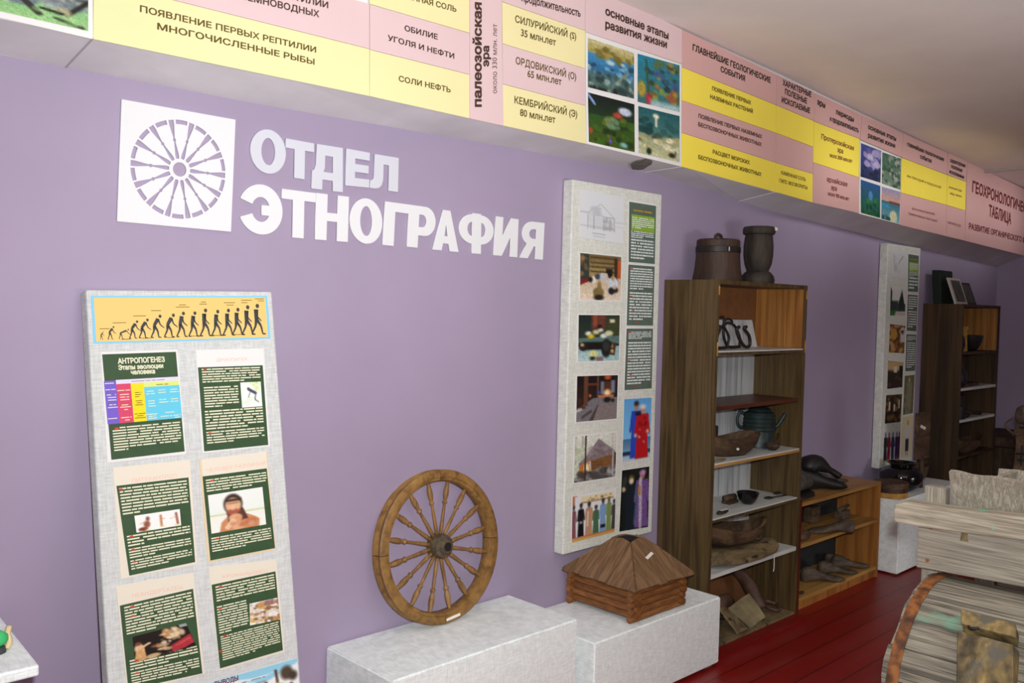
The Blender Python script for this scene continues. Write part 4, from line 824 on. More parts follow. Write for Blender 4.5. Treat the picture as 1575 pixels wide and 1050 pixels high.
p.poly([(.1, .6), (.28, .45), (.56, .1), (.95, .4), (1.0, .52), (.92, .46), (.4, .56), (.12, .66)], (136, 122, 126)).blobs(22, .35, .25, .85, .48, .05, [(166, 150, 154), (110, 98, 104), (150, 138, 138)], .6).poly([(.12, .66), (.34, .54), (.38, .8), (.1, .9)], (196, 122, 56)).ell(.29, .72, .06, .11, (250, 236, 200)).poly([(.38, .56), (.95, .46), (.95, .72), (.4, .8)], (132, 92, 56)); [p.rect(.42, y, .68, y+.02, (96, 62, 34), .02) for y in (.6, .66, .72)]
p.poly([(0, .9), (.4, .78), (1, .72), (1, 1), (0, 1)], (110, 106, 102)).blobs(26, 0, .8, 1, 1, .06, [(176, 178, 176), (50, 46, 44), (140, 138, 134), (70, 66, 62)]).rect(.24, 0, .275, .98, (58, 52, 44), .02).rect(.9, .4, .93, .95, (190, 190, 196), .02).rect(.95, .45, 1.0, .72, (66, 50, 44), .02)
photo(pn, ((882.7, 670), (950, 662.7), (947.7, 734), (880.9, 744.5)), p.speck(.05))
p = Pic(56, 50, (232, 234, 238)); p.poly([(0, .93), (1, .9), (1, 1), (0, 1)], (214, 176, 100)).rect(0, .9, 1, .935, (196, 120, 84), .02).rect(.2, .05, .94, .17, (236, 222, 180), .02).rect(.2, .17, .94, .195, (150, 110, 40), .02).blobs(10, .24, .08, .9, .15, .015, [(110, 84, 40)]).rect(0, 0, .06, .2, (196, 124, 84)).rect(0, .0, .11, .03, (210, 140, 90))
for x, w, c, y0, hat in ((.04, .1, (136, 84, 96), .22, (50, 40, 40)), (.2, .13, (22, 22, 24), .2, (40, 34, 34)), (.38, .15, (196, 148, 116), .2, (40, 40, 38)), (.54, .13, (74, 112, 78), .3, (36, 36, 36)), (.7, .14, (126, 164, 208), .18, (50, 44, 44)), (.84, .12, (128, 152, 84), .17, (120, 130, 40)), (.96, .1, (74, 66, 72), .25, (40, 36, 36))): p.person(x, y0, .9, w, c, (60, 44, 40), hat)
p.rect(.65, .74, .76, .82, (34, 34, 40), .02).line(.36, .4, .35, .7, .03, (226, 214, 190)).ell(.2, .6, .03, .02, (220, 220, 220))
photo(pn, ((880, 763), (947.6, 750.7), (945.7, 818.6), (878.6, 835.5)), p, .01)
p = Pic(32, 64, (104, 182, 232)); p.grad((96, 170, 232), (130, 200, 240), 0, .66).grad((70, 120, 170), (120, 150, 180), .64, .82).grad((170, 200, 224), (190, 210, 226), .9, 1).rect(0, .84, 1, .9, (36, 44, 56), .04).person(.45, .06, .96, .34, (44, 74, 190), (196, 130, 96), (54, 40, 44)).person(.68, .12, .98, .42, (190, 24, 34), (206, 140, 104), (226, 226, 226)).rect(.42, .22, .62, .28, (30, 30, 50), .03).rect(.55, .42, .84, .46, (150, 20, 28), .03).blobs(8, .55, .3, .8, .75, .02, [(226, 206, 190), (110, 14, 20)]).ell(.44, .6, .05, .03, (226, 190, 160)).ell(.87, .55, .05, .03, (226, 200, 170))
photo(pn, ((960, 613.7), (1002, 611.4), (999.4, 703), (957, 710.5)), p, .0)
p = Pic(32, 64, (22, 28, 26)); p.blobs(20, 0, 0, 1, .25, .06, [(40, 44, 40), (16, 20, 18), (60, 66, 60)]).blobs(14, 0, .7, 1, 1, .06, [(60, 74, 40), (40, 56, 30), (20, 30, 24)]).person(.36, .12, .97, .36, (24, 36, 46), (206, 180, 130), (110, 96, 50)).person(.74, .06, .97, .42, (120, 84, 150), (170, 120, 96), (206, 150, 210)).line(.68, .2, .7, .95, .1, (196, 184, 206)).line(.58, .3, .5, .9, .06, (70, 96, 124)).rect(.6, .3, .7, .45, (190, 140, 80), .03).ell(.1, .32, .06, .04, (206, 180, 140)).ell(.35, .2, .07, .04, (230, 214, 190))
photo(pn, ((956.6, 723.4), (998.6, 717), (996.6, 810), (952.3, 817.3)), p.speck(.08), .0)

a, d = px(1366.7, 372.4, 1, PY), px(1402, 708.6, 1, PY); e = px(1416.8, 383, 1, PY); f = px(1351.4, 721, 1, PY)
pn = wall_panel('narrow-looking linen panel on the wall between the two tall bookcases', (a.x+f.x)/2, (d.x+e.x)/2, (a.z+e.z)/2, (d.z+f.z)/2)
p = Pic(30, 34, (222, 226, 226)); p.blobs(12, .15, .1, .8, .8, .05, [(196, 202, 200), (206, 210, 208)], .7).line(.5, .45, .75, .2, .03, (120, 126, 122)).line(.2, .15, .22, .7, .03, (180, 184, 184)).ell(.3, .65, .1, .12, (196, 200, 200))
photo(pn, ((1370.5, 382.9), (1395, 387.6), (1393, 428.8), (1370.5, 426.7)), p, 0, 'pencil_drawing')
column(pn, (((1396.8, 388.6), (1413.3, 391.4), (1412, 449.6), (1396, 448.6)), ((1396, 451.4), (1411.6, 452.8), (1409.5, 510), (1394, 509)), ((1393.7, 512.4), (1409.5, 513.4), (1407.6, 570.5), (1392, 571.5))), 6, 41)
p = Pic(30, 36, (224, 228, 222)); p.poly([(.5, .62), (.72, .1), (.9, .62)], (30, 50, 44)).rect(.0, .5, .5, .85, (56, 64, 64), .06).poly([(0, .0), (.12, .2), (.1, .9), (0, 1)], (30, 70, 46)).rect(.5, .6, .95, .85, (36, 52, 52), .05).poly([(0, .85), (.4, .8), (.3, 1), (0, 1)], (50, 120, 60)).poly([(.4, .85), (1, .9), (1, 1), (.3, 1)], (206, 200, 180))
photo(pn, ((1370, 439), (1394, 442), (1392.4, 485), (1368.6, 485)), p, 0)
def warm(cols, base):
    return Pic(30, 36, base).blobs(40, 0, 0, 1, 1, .08, cols, .8)
photo(pn, ((1368.6, 498), (1392.4, 501), (1390.5, 543), (1366.7, 542)), warm([(190, 140, 70), (206, 170, 110), (60, 40, 26), (150, 100, 50)], (120, 80, 40)).ell(.3, .35, .2, .2, (196, 144, 66)).rect(.7, .1, 1, .6, (206, 204, 200), .05).blobs(4, .75, .1, .95, .6, .05, [(40, 36, 36)]), 0)
photo(pn, ((1365.7, 554.3), (1389, 557.4), (1387.6, 595.2), (1364.4, 598)), warm([(60, 44, 30), (40, 30, 24), (90, 70, 46)], (50, 38, 28)).rect(0, 0, 1, .35, (206, 176, 120), .1).rect(.4, .2, .6, .42, (220, 216, 200)).rect(.75, .15, 1, .6, (30, 26, 24)), 0)
photo(pn, ((1362.9, 607.6), (1387.2, 605.7), (1384.8, 648.6), (1360.6, 651.4)), warm([(60, 46, 30), (90, 70, 36), (30, 26, 22), (140, 110, 60)], (56, 42, 28)).rect(.2, .25, .3, .55, (220, 206, 170), .04).rect(.5, .35, .6, .6, (214, 200, 170), .04).rect(.8, .2, .88, .5, (206, 196, 170), .04), 0)
p = Pic(32, 36, (216, 218, 220)); [p.person(x, .05, .95, .17, c, (80, 60, 50)) for x, c in ((.12, (40, 44, 56)), (.32, (150, 40, 44)), (.55, (60, 60, 110)), (.78, (50, 50, 96)), (.93, (100, 40, 60)))]; p.rect(0, .93, 1, 1, (190, 160, 110))
photo(pn, ((1359.6, 663.8), (1384.8, 661.9), (1382.9, 707.6), (1358, 710.5)), p, 0)
p = Pic(24, 44, (110, 112, 78)); p.person(.5, .06, .98, .5, (140, 138, 110), (190, 170, 130)).blobs(20, .1, .3, .9, 1, .06, [(84, 84, 56), (150, 140, 120), (130, 90, 70)], .6)
photo(pn, ((1391.3, 578), (1406.7, 576), (1403.8, 635), (1388.6, 638)), p, 0)
p = Pic(24, 44, (224, 210, 170)); p.person(.52, .1, .95, .36, (214, 214, 214), (190, 150, 120)); p.rect(.38, .55, .66, .85, (44, 50, 70), .04).rect(.42, .85, .5, .95, (200, 150, 120)).rect(.55, .85, .62, .95, (200, 150, 120))
photo(pn, ((1387.6, 641), (1404.8, 639), (1401.9, 701), (1384.8, 704)), p, 0)

# ------------------------------------------------------------------ linen-covered plinths
def plinth(label, lo, hi, mat='linen_white'):
    bm = BM(); box(bm, lo, hi)
    bmesh.ops.bevel(bm, geom=[e for e in bm.edges], offset=0.006, segments=2, affect='EDGES')
    c = thing('display_plinth', V((lo[0]+hi[0])/2, (lo[1]+hi[1])/2, 0), label, 'plinth', 'linen-covered display plinths')
    make('linen_cover', bm, mat, c, smooth=False)
    bm = BM(); w = .05
    for i, (x, y) in enumerate(((lo[0]+.03, lo[1]+.02), (hi[0]-.03-w, lo[1]+.02), (lo[0]+.03, hi[1]-.07), (hi[0]-.03-w, hi[1]-.07))):
        b2 = BM(); box(b2, (x, y, 0), (x+w, y+.045, lo[2]+.004)); make('foot_block', b2, 'pale_old_wood', c)
    return c
B1 = plinth('white linen-covered plinth carrying the spoked wheel', (1.702, 2.262, 0.016), (2.584, WY-.003, 0.425))
B2 = plinth('white linen-covered plinth carrying the log cabin model', (2.653, 2.231, 0.016), (3.535, WY-.003, 0.321))
PD = plinth('white linen-covered plinth with dark bowls on it, behind the grey wooden machine', (5.615, 2.286, 0.012), (6.62, WY-.003, 0.472))

# ------------------------------------------------------------------ spinning wheel leaning on the wall
wc = V(2.160, 2.548, 0.4293); RW = 0.2865
tilt = Matrix.Rotation(-math.atan2(0.075, 2*RW), 4, 'X'); TW = Matrix.Translation(wc) @ tilt
wh = thing('spoked_wheel', wc, 'wooden spinning-wheel wheel with turned spokes leaning on the purple wall', 'wheel')
hc = V(0, 0.012, RW)          # wheel centre before tilting
def arc_prof(prof, a0, a1, n):
    bm = BM(); secs = []
    for k in range(n+1):
        a = a0+(a1-a0)*k/n
        secs.append([hc+V(r*math.cos(a), y, r*math.sin(a)) for r, y in prof])
    return loft(bm, secs)
rim = [(.242, -.012), (.2465, -.021), (.257, -.022), (.2585, -.026), (.281, -.026), (.2865, -.021), (.2845, -.010), (.2785, -.004), (.2785, .004), (.2855, .010), (.2865, .026), (.280, .030), (.250, .030), (.243, .022)]
for k in range(4):
    bm = arc_prof(rim, R_(-2+90*k+.25), R_(88+90*k-.25), 26); transform(bm, TW); make('rim_segment', bm, 'wheel_wood', wh, autosmooth=50)
sp_prof = [(.034, .0066), (.07, .0076), (.11, .0068), (.152, .0056), (.158, .0062), (.161, .0105), (.166, .0105), (.169, .006), (.174, .0075), (.192, .0112), (.206, .0112), (.222, .009), (.236, .0072), (.2445, .0068)]
first = None
for k in range(16):
    a = 2*math.pi*(k+.35)/16; d = V(math.cos(a), 0, math.sin(a)); u, v = frame_of(d); bm = BM()
    loft(bm, [[hc+d*r+(u*math.cos(t)+v*math.sin(t))*w for t in [2*math.pi*j/10 for j in range(10)]] for r, w in sp_prof]); transform(bm, TW)
    make('spoke', bm, 'spoke_wood', wh, smooth=True)
bm = BM(); lathe(bm, [(0, -.050), (.012, -.050), (.013, -.0545), (.024, -.0545), (.028, -.050), (.030, -.040), (.042, -.034), (.046, -.018), (.046, .018), (.034, .028), (.028, .034), (0, .034)], hc, 28, 'y'); transform(bm, TW)
hub = make('hub', bm, 'hub_wood', wh, autosmooth=40)
bm = BM(); lathe(bm, [(0, -.0558), (.0165, -.0558), (.0165, -.051), (0, -.051)], hc, 18, 'y'); transform(bm, TW); make('axle_hole_disc', bm, 'hole_shade', hub)  # solid dark disc, the hole's shade put into its colour
bm = BM(); a = R_(-84); d = V(math.cos(a), 0, math.sin(a)); t_ = V(-math.sin(a), 0, math.cos(a)); c0 = hc+d*.2705+V(0, -.0266, 0)
poly_prism(bm, [c0-t_*.034-d*.005, c0+t_*.034-d*.005, c0+t_*.034+d*.005, c0-t_*.034+d*.005], V(0, .001, 0)); transform(bm, TW); make('label_tag', bm, 'tag_white', wh, label='small white label stuck on the rim')

# ------------------------------------------------------------------ log cabin model
zb = 0.3215; hx0, hx1, hy0, hy1 = 2.955, 3.273, 2.28, 2.62; lr = 0.0158
cab = thing('log_cabin_model', V((hx0+hx1)/2, (hy0+hy1)/2, zb), 'brown wooden log cabin model with a plank hipped roof', 'model')
rd = random.Random(3)
def log(p, q):
    n = 8; pts = [Vector(p).lerp(Vector(q), t/n) for t in range(n+1)]; bm = BM()
    tube(bm, pts, [lr*rd.uniform(.93, 1.04) for _ in pts], 10); make('log', bm, 'log_wood', cab, autosmooth=45)
for c in range(5):
    z = zb+lr*.98+c*.0282; ov = .030+rd.uniform(-.004, .004)
    for y in (hy0, hy1): log((hx0-ov, y, z), (hx1+ov, y, z))
    for x in (hx0, hx1): log((x, hy0-ov, z+.0125), (x, hy1+.012, z+.0125))
ez, az = zb+.1500, .621; ex0, ex1, ey0, ey1 = 2.913, 3.312, 2.238, 2.643; ac = V((ex0+ex1)/2, (ey0+ey1)/2, az); tw = .042
def roof_face(A, B, n, parent=cab):
    """trapezoid from eave A-B up to the smoke hole, in planks laid up the slope"""
    A, B = Vector(A), Vector(B); e = (B-A).normalized(); L = (B-A).length; mid = (A+B)/2
    top = V(ac.x+(mid.x-ac.x)*tw/((mid-ac).xy.length), ac.y+(mid.y-ac.y)*tw/((mid-ac).xy.length), az)
    up = top-mid; H = up.length; up = up.normalized(); N = e.cross(up).normalized()
    if N.z < 0: N = -N
    bm = BM(); k = (L/2-tw)/H; w = L/n
    for i in range(n):
        s0, s1 = -L/2+w*i+.0014, -L/2+w*(i+1)-.0014; t0 = rd.uniform(-.012, .002); h = rd.uniform(.004, .0105)
        t0 = min(max(t0, -.010), -.003)
        def tm(s): return max(.0, min(H, (L/2-abs(s))/k))
        pts = [(s0, t0), (s1, t0), (s1, tm(s1)), (s0, tm(s0))]
        if s0 < 0 < s1: pts = [(s0, t0), (s1, t0), (s1, tm(s1)), (0, H), (s0, tm(s0))]
        P = [mid+e*s+up*t for s, t in pts]
        poly_prism(bm, P, N*h)
    return make('roof_side', bm, 'roof_plank_wood' if abs(e.x) > .5 else 'roof_plank_cross', parent)
C4 = [(ex0, ey0, ez), (ex1, ey0, ez), (ex1, ey1, ez), (ex0, ey1, ez)]
for i in range(4): roof_face(C4[i], C4[(i+1) % 4], 8)
bm = BM(); poly_prism(bm, [ac+V(sx*.036, sy*.036, -.004) for sx, sy in ((-1, -1), (1, -1), (1, 1), (-1, 1))], V(0, 0, .002)); make('smoke_hole_plate', bm, 'hole_shade', cab)  # dark plate closing the roof top, painted as the shade inside
q = [px(992, 858, 1, 2.36), px(995, 862, 1, 2.36), px(1007, 851, 1, 2.36), px(1004, 847, 1, 2.36)]
# label lying on the right-hand roof slope
A, B = Vector(C4[0]), Vector(C4[1]); mid = (A+B)/2; top = V(ac.x, ac.y-tw, az); up = (top-mid).normalized(); N = V(1, 0, 0).cross(up).normalized()
def onroof(x, y):
    d = Vector(ray(x, y)); o = Vector(CP); pl = mid+N*.0095; t = (pl-o).dot(N)/d.dot(N); return o+d*t
bm = BM(); poly_prism(bm, [onroof(*p) for p in ((992.5, 857), (996.5, 860), (1005.5, 851), (1001.5, 848))], -N*.001); make('label_tag', bm, 'tag_white', cab, label='small white label stuck on the roof')

# ------------------------------------------------------------------ tall bookcase by the costume panel
def shelf_unit(name, label, cat, x0, x1, y0, y1, h, t, body, inner, levels, backs, group=None, top=None, plinth_h=0.075, plinth_mat='mahogany_edge'):
    u = thing(name, V((x0+x1)/2, (y0+y1)/2, 0), label, cat, group)
    def pt(nm, lo, hi, m, **kw): return make(nm, box(BM(), lo, hi), m, u, **kw)
    for a, b in ((x0, x0+t), (x1-t, x1)): pt('side_panel', (a, y0, 0), (b, y1, h), body)
    pt('top_panel', (x0+t, y0, h-t), (x1-t, y1, h), top or body)
    for z, m, yy in levels: pt('shelf', (x0+t+.001, yy, z-.02), (x1-t-.001, y1-.012, z), m)
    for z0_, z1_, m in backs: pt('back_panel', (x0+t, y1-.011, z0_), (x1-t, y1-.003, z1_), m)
    if plinth_h: pt('plinth_board', (x0+t, y0+.012, 0), (x1-t, y0+.03, plinth_h), plinth_mat)
    return u, pt
bx0, bx1, by0, by1, bh = 3.598, 4.452, 2.343, WY-.004, 1.772
bc, pt = shelf_unit('bookcase', 'tall dark wood-grain bookcase standing right of the costume panel', 'bookcase', bx0, bx1, by0, by1, bh, .02, 'dark_laminate', None,
    [(1.437, 'shelf_white', by0+.004), (1.172, 'red_brown_shelf', by0+.022), (.905, 'shelf_white', by0+.004), (.642, 'shelf_white', by0+.006), (.376, 'shelf_white', by0+.002), (.0225, 'pale_old_wood', by0+.001)],
    [(1.437, 1.752, 'cardboard'), (.376, 1.437, 'white_wash_wood'), (.02, .376, 'cardboard')], 'tall dark bookcases', None, 0)
pt('base_strip', (bx0, by0-.072, 0), (bx1, by0-.002, .013), 'red_floor_boards', label='red-painted strip along the foot')
pt('side_lining', (bx1-.0215, by0+.012, 1.438), (bx1-.020, by1-.012, 1.751), 'orange_veneer', label='orange veneer lining of the top compartment')
for z0_, z1_ in ((1.415, 1.48), (1.70, 1.745)):
    for x in (bx0+.0085, bx1-.012): pt('bare_edge', (x, by0-.0012, z0_), (x+.009, by0-.0002, z1_), 'birch_bark')
for z, m in ((1.437, 'dark_laminate'), (.642, 'dark_laminate'), (.905, 'honey_board')):
    pt('shelf_edging', (bx0+.021, by0+.0022, z-.0195), (bx1-.021, by0+.0036, z-.006), m)

# on top of it
zt = bh+.0005
def bl(x, y, yy): return px(x, y, 1, yy)
c = bl(1104, 400, 2.49); c.z = zt; kx = .2265/71
bar = thing('lidded_barrel', c, 'dark wooden lidded barrel with a metal band on top of the bookcase', 'barrel')
bm = BM(); lathe(bm, [(0, 0), (.120, 0), (.121, .012), (.119, .02), (.112, .06), (.107, .115), (.1065, .150), (0, .150)], c, 36); make('barrel_body', bm, 'barrel_wood', bar, autosmooth=40)
bm = BM(); lathe(bm, [(.1068, .138), (.1095, .140), (.1095, .166), (.1065, .168), (.1, .15)], c, 36); make('band', bm, 'iron', bar, autosmooth=40)
bm = BM(); lathe(bm, [(0, .150), (.1055, .150), (.1055, .197), (.098, .204), (.05, .208), (0, .209)], c, 36); lid = make('lid', bm, 'barrel_wood', bar, autosmooth=40)
bm = BM(); tube(bm, spline([c+V(-.026, 0, .205), c+V(-.022, 0, .222), c+V(0, 0, .229), c+V(.022, 0, .222), c+V(.026, 0, .205)], 5), .0085, 8); make('lid_handle', bm, 'barrel_wood', lid, smooth=True)
bm = BM(); lathe(bm, [(0, 0), (.011, 0), (.011, .004), (0, .005)], V(0, 0, 0), 14); transform(bm, Matrix.Translation(c+V(-.055, -.096, .153)) @ Matrix.Rotation(R_(90), 4, 'X') @ Matrix.Rotation(R_(28), 4, 'Y')); make('metal_stud', bm, 'shelf_white', bar)
c = bl(1166, 400, 2.455); c.z = zt
mo = thing('wooden_mortar', c, 'black footed wooden mortar on top of the bookcase', 'mortar')
bm = BM(); lathe(bm, [(0, 0), (.084, 0), (.086, .02), (.080, .04), (.066, .056), (.055, .064), (.059, .075), (.068, .10), (.0745, .145), (.075, .19), (.070, .235), (.066, .25), (.077, .252), (.081, .258), (.081, .280), (.076, .289), (.066, .291), (.060, .286), (.055, .20), (.035, .12), (0, .1)], c, 36)
rough_up(bm, .0015, 18); make('mortar_body', bm, 'charred_wood', mo, autosmooth=45)
P = bl(1184, 346, 2.41); bm = BM(); poly_prism(bm, [P+V(-.014, 0, -.008), P+V(.012, 0, -.008), P+V(.014, 0, .006), P+V(-.012, 0, .008)], V(0, .003, -.001)); transform(bm, Matrix.Translation(c+V(.034, -.078, .279)-P)); make('label_tag', bm, 'tag_white', mo, label='white scrap of label on the rim')

# top compartment: iron tack in front of a white board
zs = 1.4375
bm = BM(); a, b = bl(1080, 490, 2.59), bl(1160, 492, 2.59)
hexa(bm, [(bx0+.03, 2.565, zs), (b.x, 2.565, zs), (b.x, 2.572, zs), (bx0+.03, 2.572, zs), (bx0+.03, 2.603, b.z), (b.x, 2.603, b.z), (b.x, 2.610, b.z), (bx0+.03, 2.610, b.z)])
make('white_board', bm, 'white_wash_wood', label='whitewashed board leaning at the back of the top bookcase compartment', cat='board')
yt = 2.47
def pts_px(L, yy, dz=0): return [bl(x, y, yy)+V(0, 0, dz) for x, y in L]
def drop(bm, z):
    m = min(v.co.z for v in bm.verts); bmesh.ops.translate(bm, verts=bm.verts, vec=V(0, 0, z-m)); return bm
def stirrup(label, L, bar_, eye, yy):
    bm = BM(); tube(bm, spline(pts_px(L, yy), 5), .0065, 8); tube(bm, spline(pts_px(bar_, yy), 4), .008, 8); tube(bm, spline(pts_px(eye, yy), 5), .0055, 8); drop(bm, zs)
    make('stirrup', bm, 'iron', smooth=True, label=label, cat='stirrup', group='iron stirrups in the bookcase')
stirrup('black iron stirrup half hidden by the left side of the bookcase', [(1103, 533), (1103, 520), (1108, 506), (1111.5, 502), (1116, 507), (1121, 519), (1119, 533)], [(1102, 535), (1110, 535.5), (1120, 534)], [(1104, 489), (1113, 488), (1112, 501), (1104, 500), (1104, 490)], 2.43)
stirrup('black iron stirrup standing in the middle of the top compartment', [(1118, 534), (1113.5, 520), (1113, 506), (1117, 499), (1126, 500), (1133, 508), (1138, 522), (1137, 534)], [(1117, 535.5), (1127, 536), (1138, 535)], [(1114, 502), (1115, 495), (1121, 492.5), (1126, 496), (1125, 500)], yt)
bm = BM(); tube(bm, spline(pts_px([(1137, 504), (1133, 507), (1136, 519), (1143, 532), (1150, 535), (1153.5, 530), (1152, 518), (1146, 509), (1145, 505), (1148, 504)], 2.45), 5), .0085, 8); drop(bm, zs)
make('iron_hook', bm, 'iron', smooth=True, label='curved iron hook at the right end of the stirrups', cat='hook')

# generic shell bowl: outer and inner wall, oval, optionally warped
def bowl(name, label, cat, c, rx, ry, h, mat, rot=0, foot=.55, wall=.12, warp=0, seed=0, group=None, lip=0):
    bm = BM(); pr = [(0, 0), (foot, 0), (foot+(1-foot)*.45, .25), (foot+(1-foot)*.8, .6), (1, 1), (1-wall*.5, 1.03), (1-wall, .98), (foot+(1-foot)*.55-wall, .55), (foot*.8, .22), (0, .18)]
    lathe(bm, [(r, z*h) for r, z in pr], V(0, 0, 0), 32)
    for v in bm.verts:
        a = math.atan2(v.co.y, v.co.x); k = v.co.z/h
        v.co = V(v.co.x*rx, v.co.y*ry, v.co.z+warp*h*k*(math.cos(2*a)*.5+.3*math.sin(a*3+seed)))
    if seed: rough_up(bm, min(rx, ry)*.03, 14, seed)
    z0 = min(v.co.z for v in bm.verts); transform(bm, Matrix.Translation(Vector(c)-V(0, 0, z0)) @ Matrix.Rotation(rot, 4, 'Z'))
    return make(name, bm, mat, label=label, cat=cat, group=group, autosmooth=60)
# third shelf: kettle, trough, ladle
zs = .9055; c = bl(1166, 690, 2.51); c.z = zs; c = V(c.x+.02, 2.52, zs)
ket = thing('kettle', c, 'green-patinated ribbed metal kettle on a cone base on the middle shelf', 'kettle')
pr = [(0, 0), (.085, 0), (.086, .008), (.078, .03), (.072, .075), (.070, .085)]
for k in range(4): pr += [(.088-.002*k, .092+.022*k), (.089-.002*k, .104+.022*k), (.084-.002*k, .110+.022*k)]
pr += [(.076, .182), (.062, .190), (.05, .194), (0, .195)]
bm = BM(); lathe(bm, pr, c, 36); make('kettle_body', bm, 'bronze_green', ket, autosmooth=35)
bm = BM(); lathe(bm, [(0, .193), (.058, .193), (.060, .199), (.045, .209), (.014, .214), (0, .215)], c, 30); make('kettle_lid', bm, 'bronze_green', ket, autosmooth=35)
dx = V(math.cos(-YAW), math.sin(-YAW), 0)
bm = BM(); tube(bm, spline([c-dx*.082+V(0, 0, .175), c-dx*.105+V(0, 0, .182), c-dx*.118+V(0, 0, .15), c-dx*.112+V(0, 0, .11), c-dx*.085+V(0, 0, .095)], 6), .0085, 8); make('handle', bm, 'bronze_green', ket, smooth=True)
bm = BM(); tube(bm, spline([c+dx*.075+V(0, 0, .10), c+dx*.10+V(0, 0, .115), c+dx*.122+V(0, 0, .15), c+dx*.138+V(0, 0, .178)], 5), .011, 8); make('spout', bm, 'bronze_green', ket, smooth=True)
tr = bl(1132, 690, 2.42); tro = bowl('wooden_trough', 'brown carved wooden trough with a white chip in front of the kettle', 'trough', (tr.x-.015, 2.44, zs), .185, .07, .105, 'brown_old_wood', R_(-16), .5, .13, .22, 5)
q = bl(1135, 690.5, 2.375); bm = BM(); lathe(bm, [(0, 0), (.010, 0), (.009, .002), (0, .003)], V(0, 0, 0), 12, sx=1.2, sy=.7); transform(bm, Matrix.Translation(V(q.x, 2.3755, q.z)) @ Matrix.Rotation(R_(70), 4, 'X')); make('label_tag', bm, 'tag_white', tro, label='white oval label')
c = bl(1188, 690, 2.40); lad = thing('ladle', V(c.x, 2.40, zs), 'small dark wooden ladle at the right end of the middle shelf', 'ladle')
bm = BM(); lathe(bm, [(0, 0), (.018, .002), (.034, .016), (.040, .036), (.037, .036), (.03, .018), (0, .008)], V(c.x, 2.40, zs), 24); make('ladle_bowl', bm, 'dark_old_wood', lad, smooth=True)
bm = BM(); s0 = V(c.x+.032, 2.40, zs+.030); tube(bm, spline([s0, s0+V(.03, .01, .02), s0+V(.075, .03, .045)], 4), .005, 8); make('ladle_handle', bm, 'dark_old_wood', lad, smooth=True)
c = bl(1101, 662, 2.52); bm = BM(); lathe(bm, [(0, 0), (.03, 0), (.038, .05), (.04, .10), (.04, .135), (.03, .14), (0, .14)], V(c.x+.01, 2.56, zs), 24); make('wooden_cup', bm, 'dark_old_wood', label='dark wooden cup behind the trough at the left of the middle shelf', cat='cup', autosmooth=40)
c = bl(1106, 705, 2.37); bm = BM(); loft(bm, [[V(c.x-.03+.03*k, 2.372, zs+.007)+V(0, .013*s*math.cos(t), .0065*s*math.sin(t)) for t in [2*math.pi*j/10 for j in range(10)]] for k, s in enumerate((.6, 1, .9, .35))]); make('wood_chip', bm, 'pale_old_wood', label='pale chip of wood at the front left of the middle shelf', cat='wood chip', smooth=True)
# fourth shelf
zs = .6425
c = bl(1150, 770, 2.43); bowl('glazed_bowl', 'shiny black round bowl on the fourth shelf', 'bowl', (c.x, 2.43, zs), .057, .057, .058, 'black_glaze', 0, .45, .1)
c = bl(1126, 790, 2.47); br = thing('wooden_scraper', V(c.x, 2.49, zs), 'wooden scraper with a reddish handle at the back left of the fourth shelf', 'tool')
bm = BM(); tube(bm, [V(c.x-.03, 2.50, zs+.028), V(c.x+.01, 2.492, zs+.030), V(c.x+.045, 2.486, zs+.031)], [.016, .018, .017], 10); make('scraper_handle', bm, 'brown_old_wood', br, smooth=True)
bm = BM(); box(bm, (c.x-.03, 2.47, zs), (c.x+.055, 2.515, zs+.016)); rough_up(bm, .003, 20); drop(bm, zs+.0005); make('scraper_blade', bm, 'dark_old_wood', br)
c = bl(1110, 788, 2.38); bm = BM(); loft(bm, [[V(c.x-.04+.022*k, 2.375+.004*k, zs+.009)+V(0, .02*s*math.cos(t), .0085*s*math.sin(t)) for t in [2*math.pi*j/10 for j in range(10)]] for k, s in enumerate((.5, .9, 1, 1, .9, .5))]); wo = make('dark_whetstone', bm, 'charred_wood', label='flat dark stone with a white label at the front left of the fourth shelf', cat='stone', smooth=True)
bm = BM(); box(bm, (c.x-.005, 2.3745, zs+.0178), (c.x+.048, 2.392, zs+.0195)); make('label_tag', bm, 'tag_white', wo, label='white label')
for i, (X, Y, L, yaw, lb) in enumerate(((1172, 770, .085, -25, 'dark metal spoon next to the black bowl on the fourth shelf'), (1186, 766, .08, -12, 'dark metal spoon between two others on the fourth shelf'), (1198, 761, .075, 5, 'dark metal spoon at the right end of the fourth shelf'))):
    c = bl(X, Y, 2.46+.03*i); c = V(c.x, 2.42+.035*i, zs); d = V(math.cos(R_(yaw)), math.sin(R_(yaw)), 0); n = V(-d.y, d.x, 0)
    t = thing('metal_spoon', c, lb, 'spoon', 'dark spoons on the fourth shelf')
    bm = BM(); loft(bm, [[c+d*(-.03+.015*k)+n*(.016*s*math.cos(a))+V(0, 0, .007+.007*s*math.sin(a)) for a in [2*math.pi*j/10 for j in range(10)]] for k, s in enumerate((.3, .9, 1, .85, .35))]); make('spoon_bowl', bm, 'iron', t, smooth=True)
    bm = BM(); tube(bm, [c+d*.026+V(0, 0, .009), c+d*(.03+L*.5)+V(0, 0, .013), c+d*(.03+L)+V(0, 0, .017)], .004, 6); make('spoon_handle', bm, 'iron', t, smooth=True)
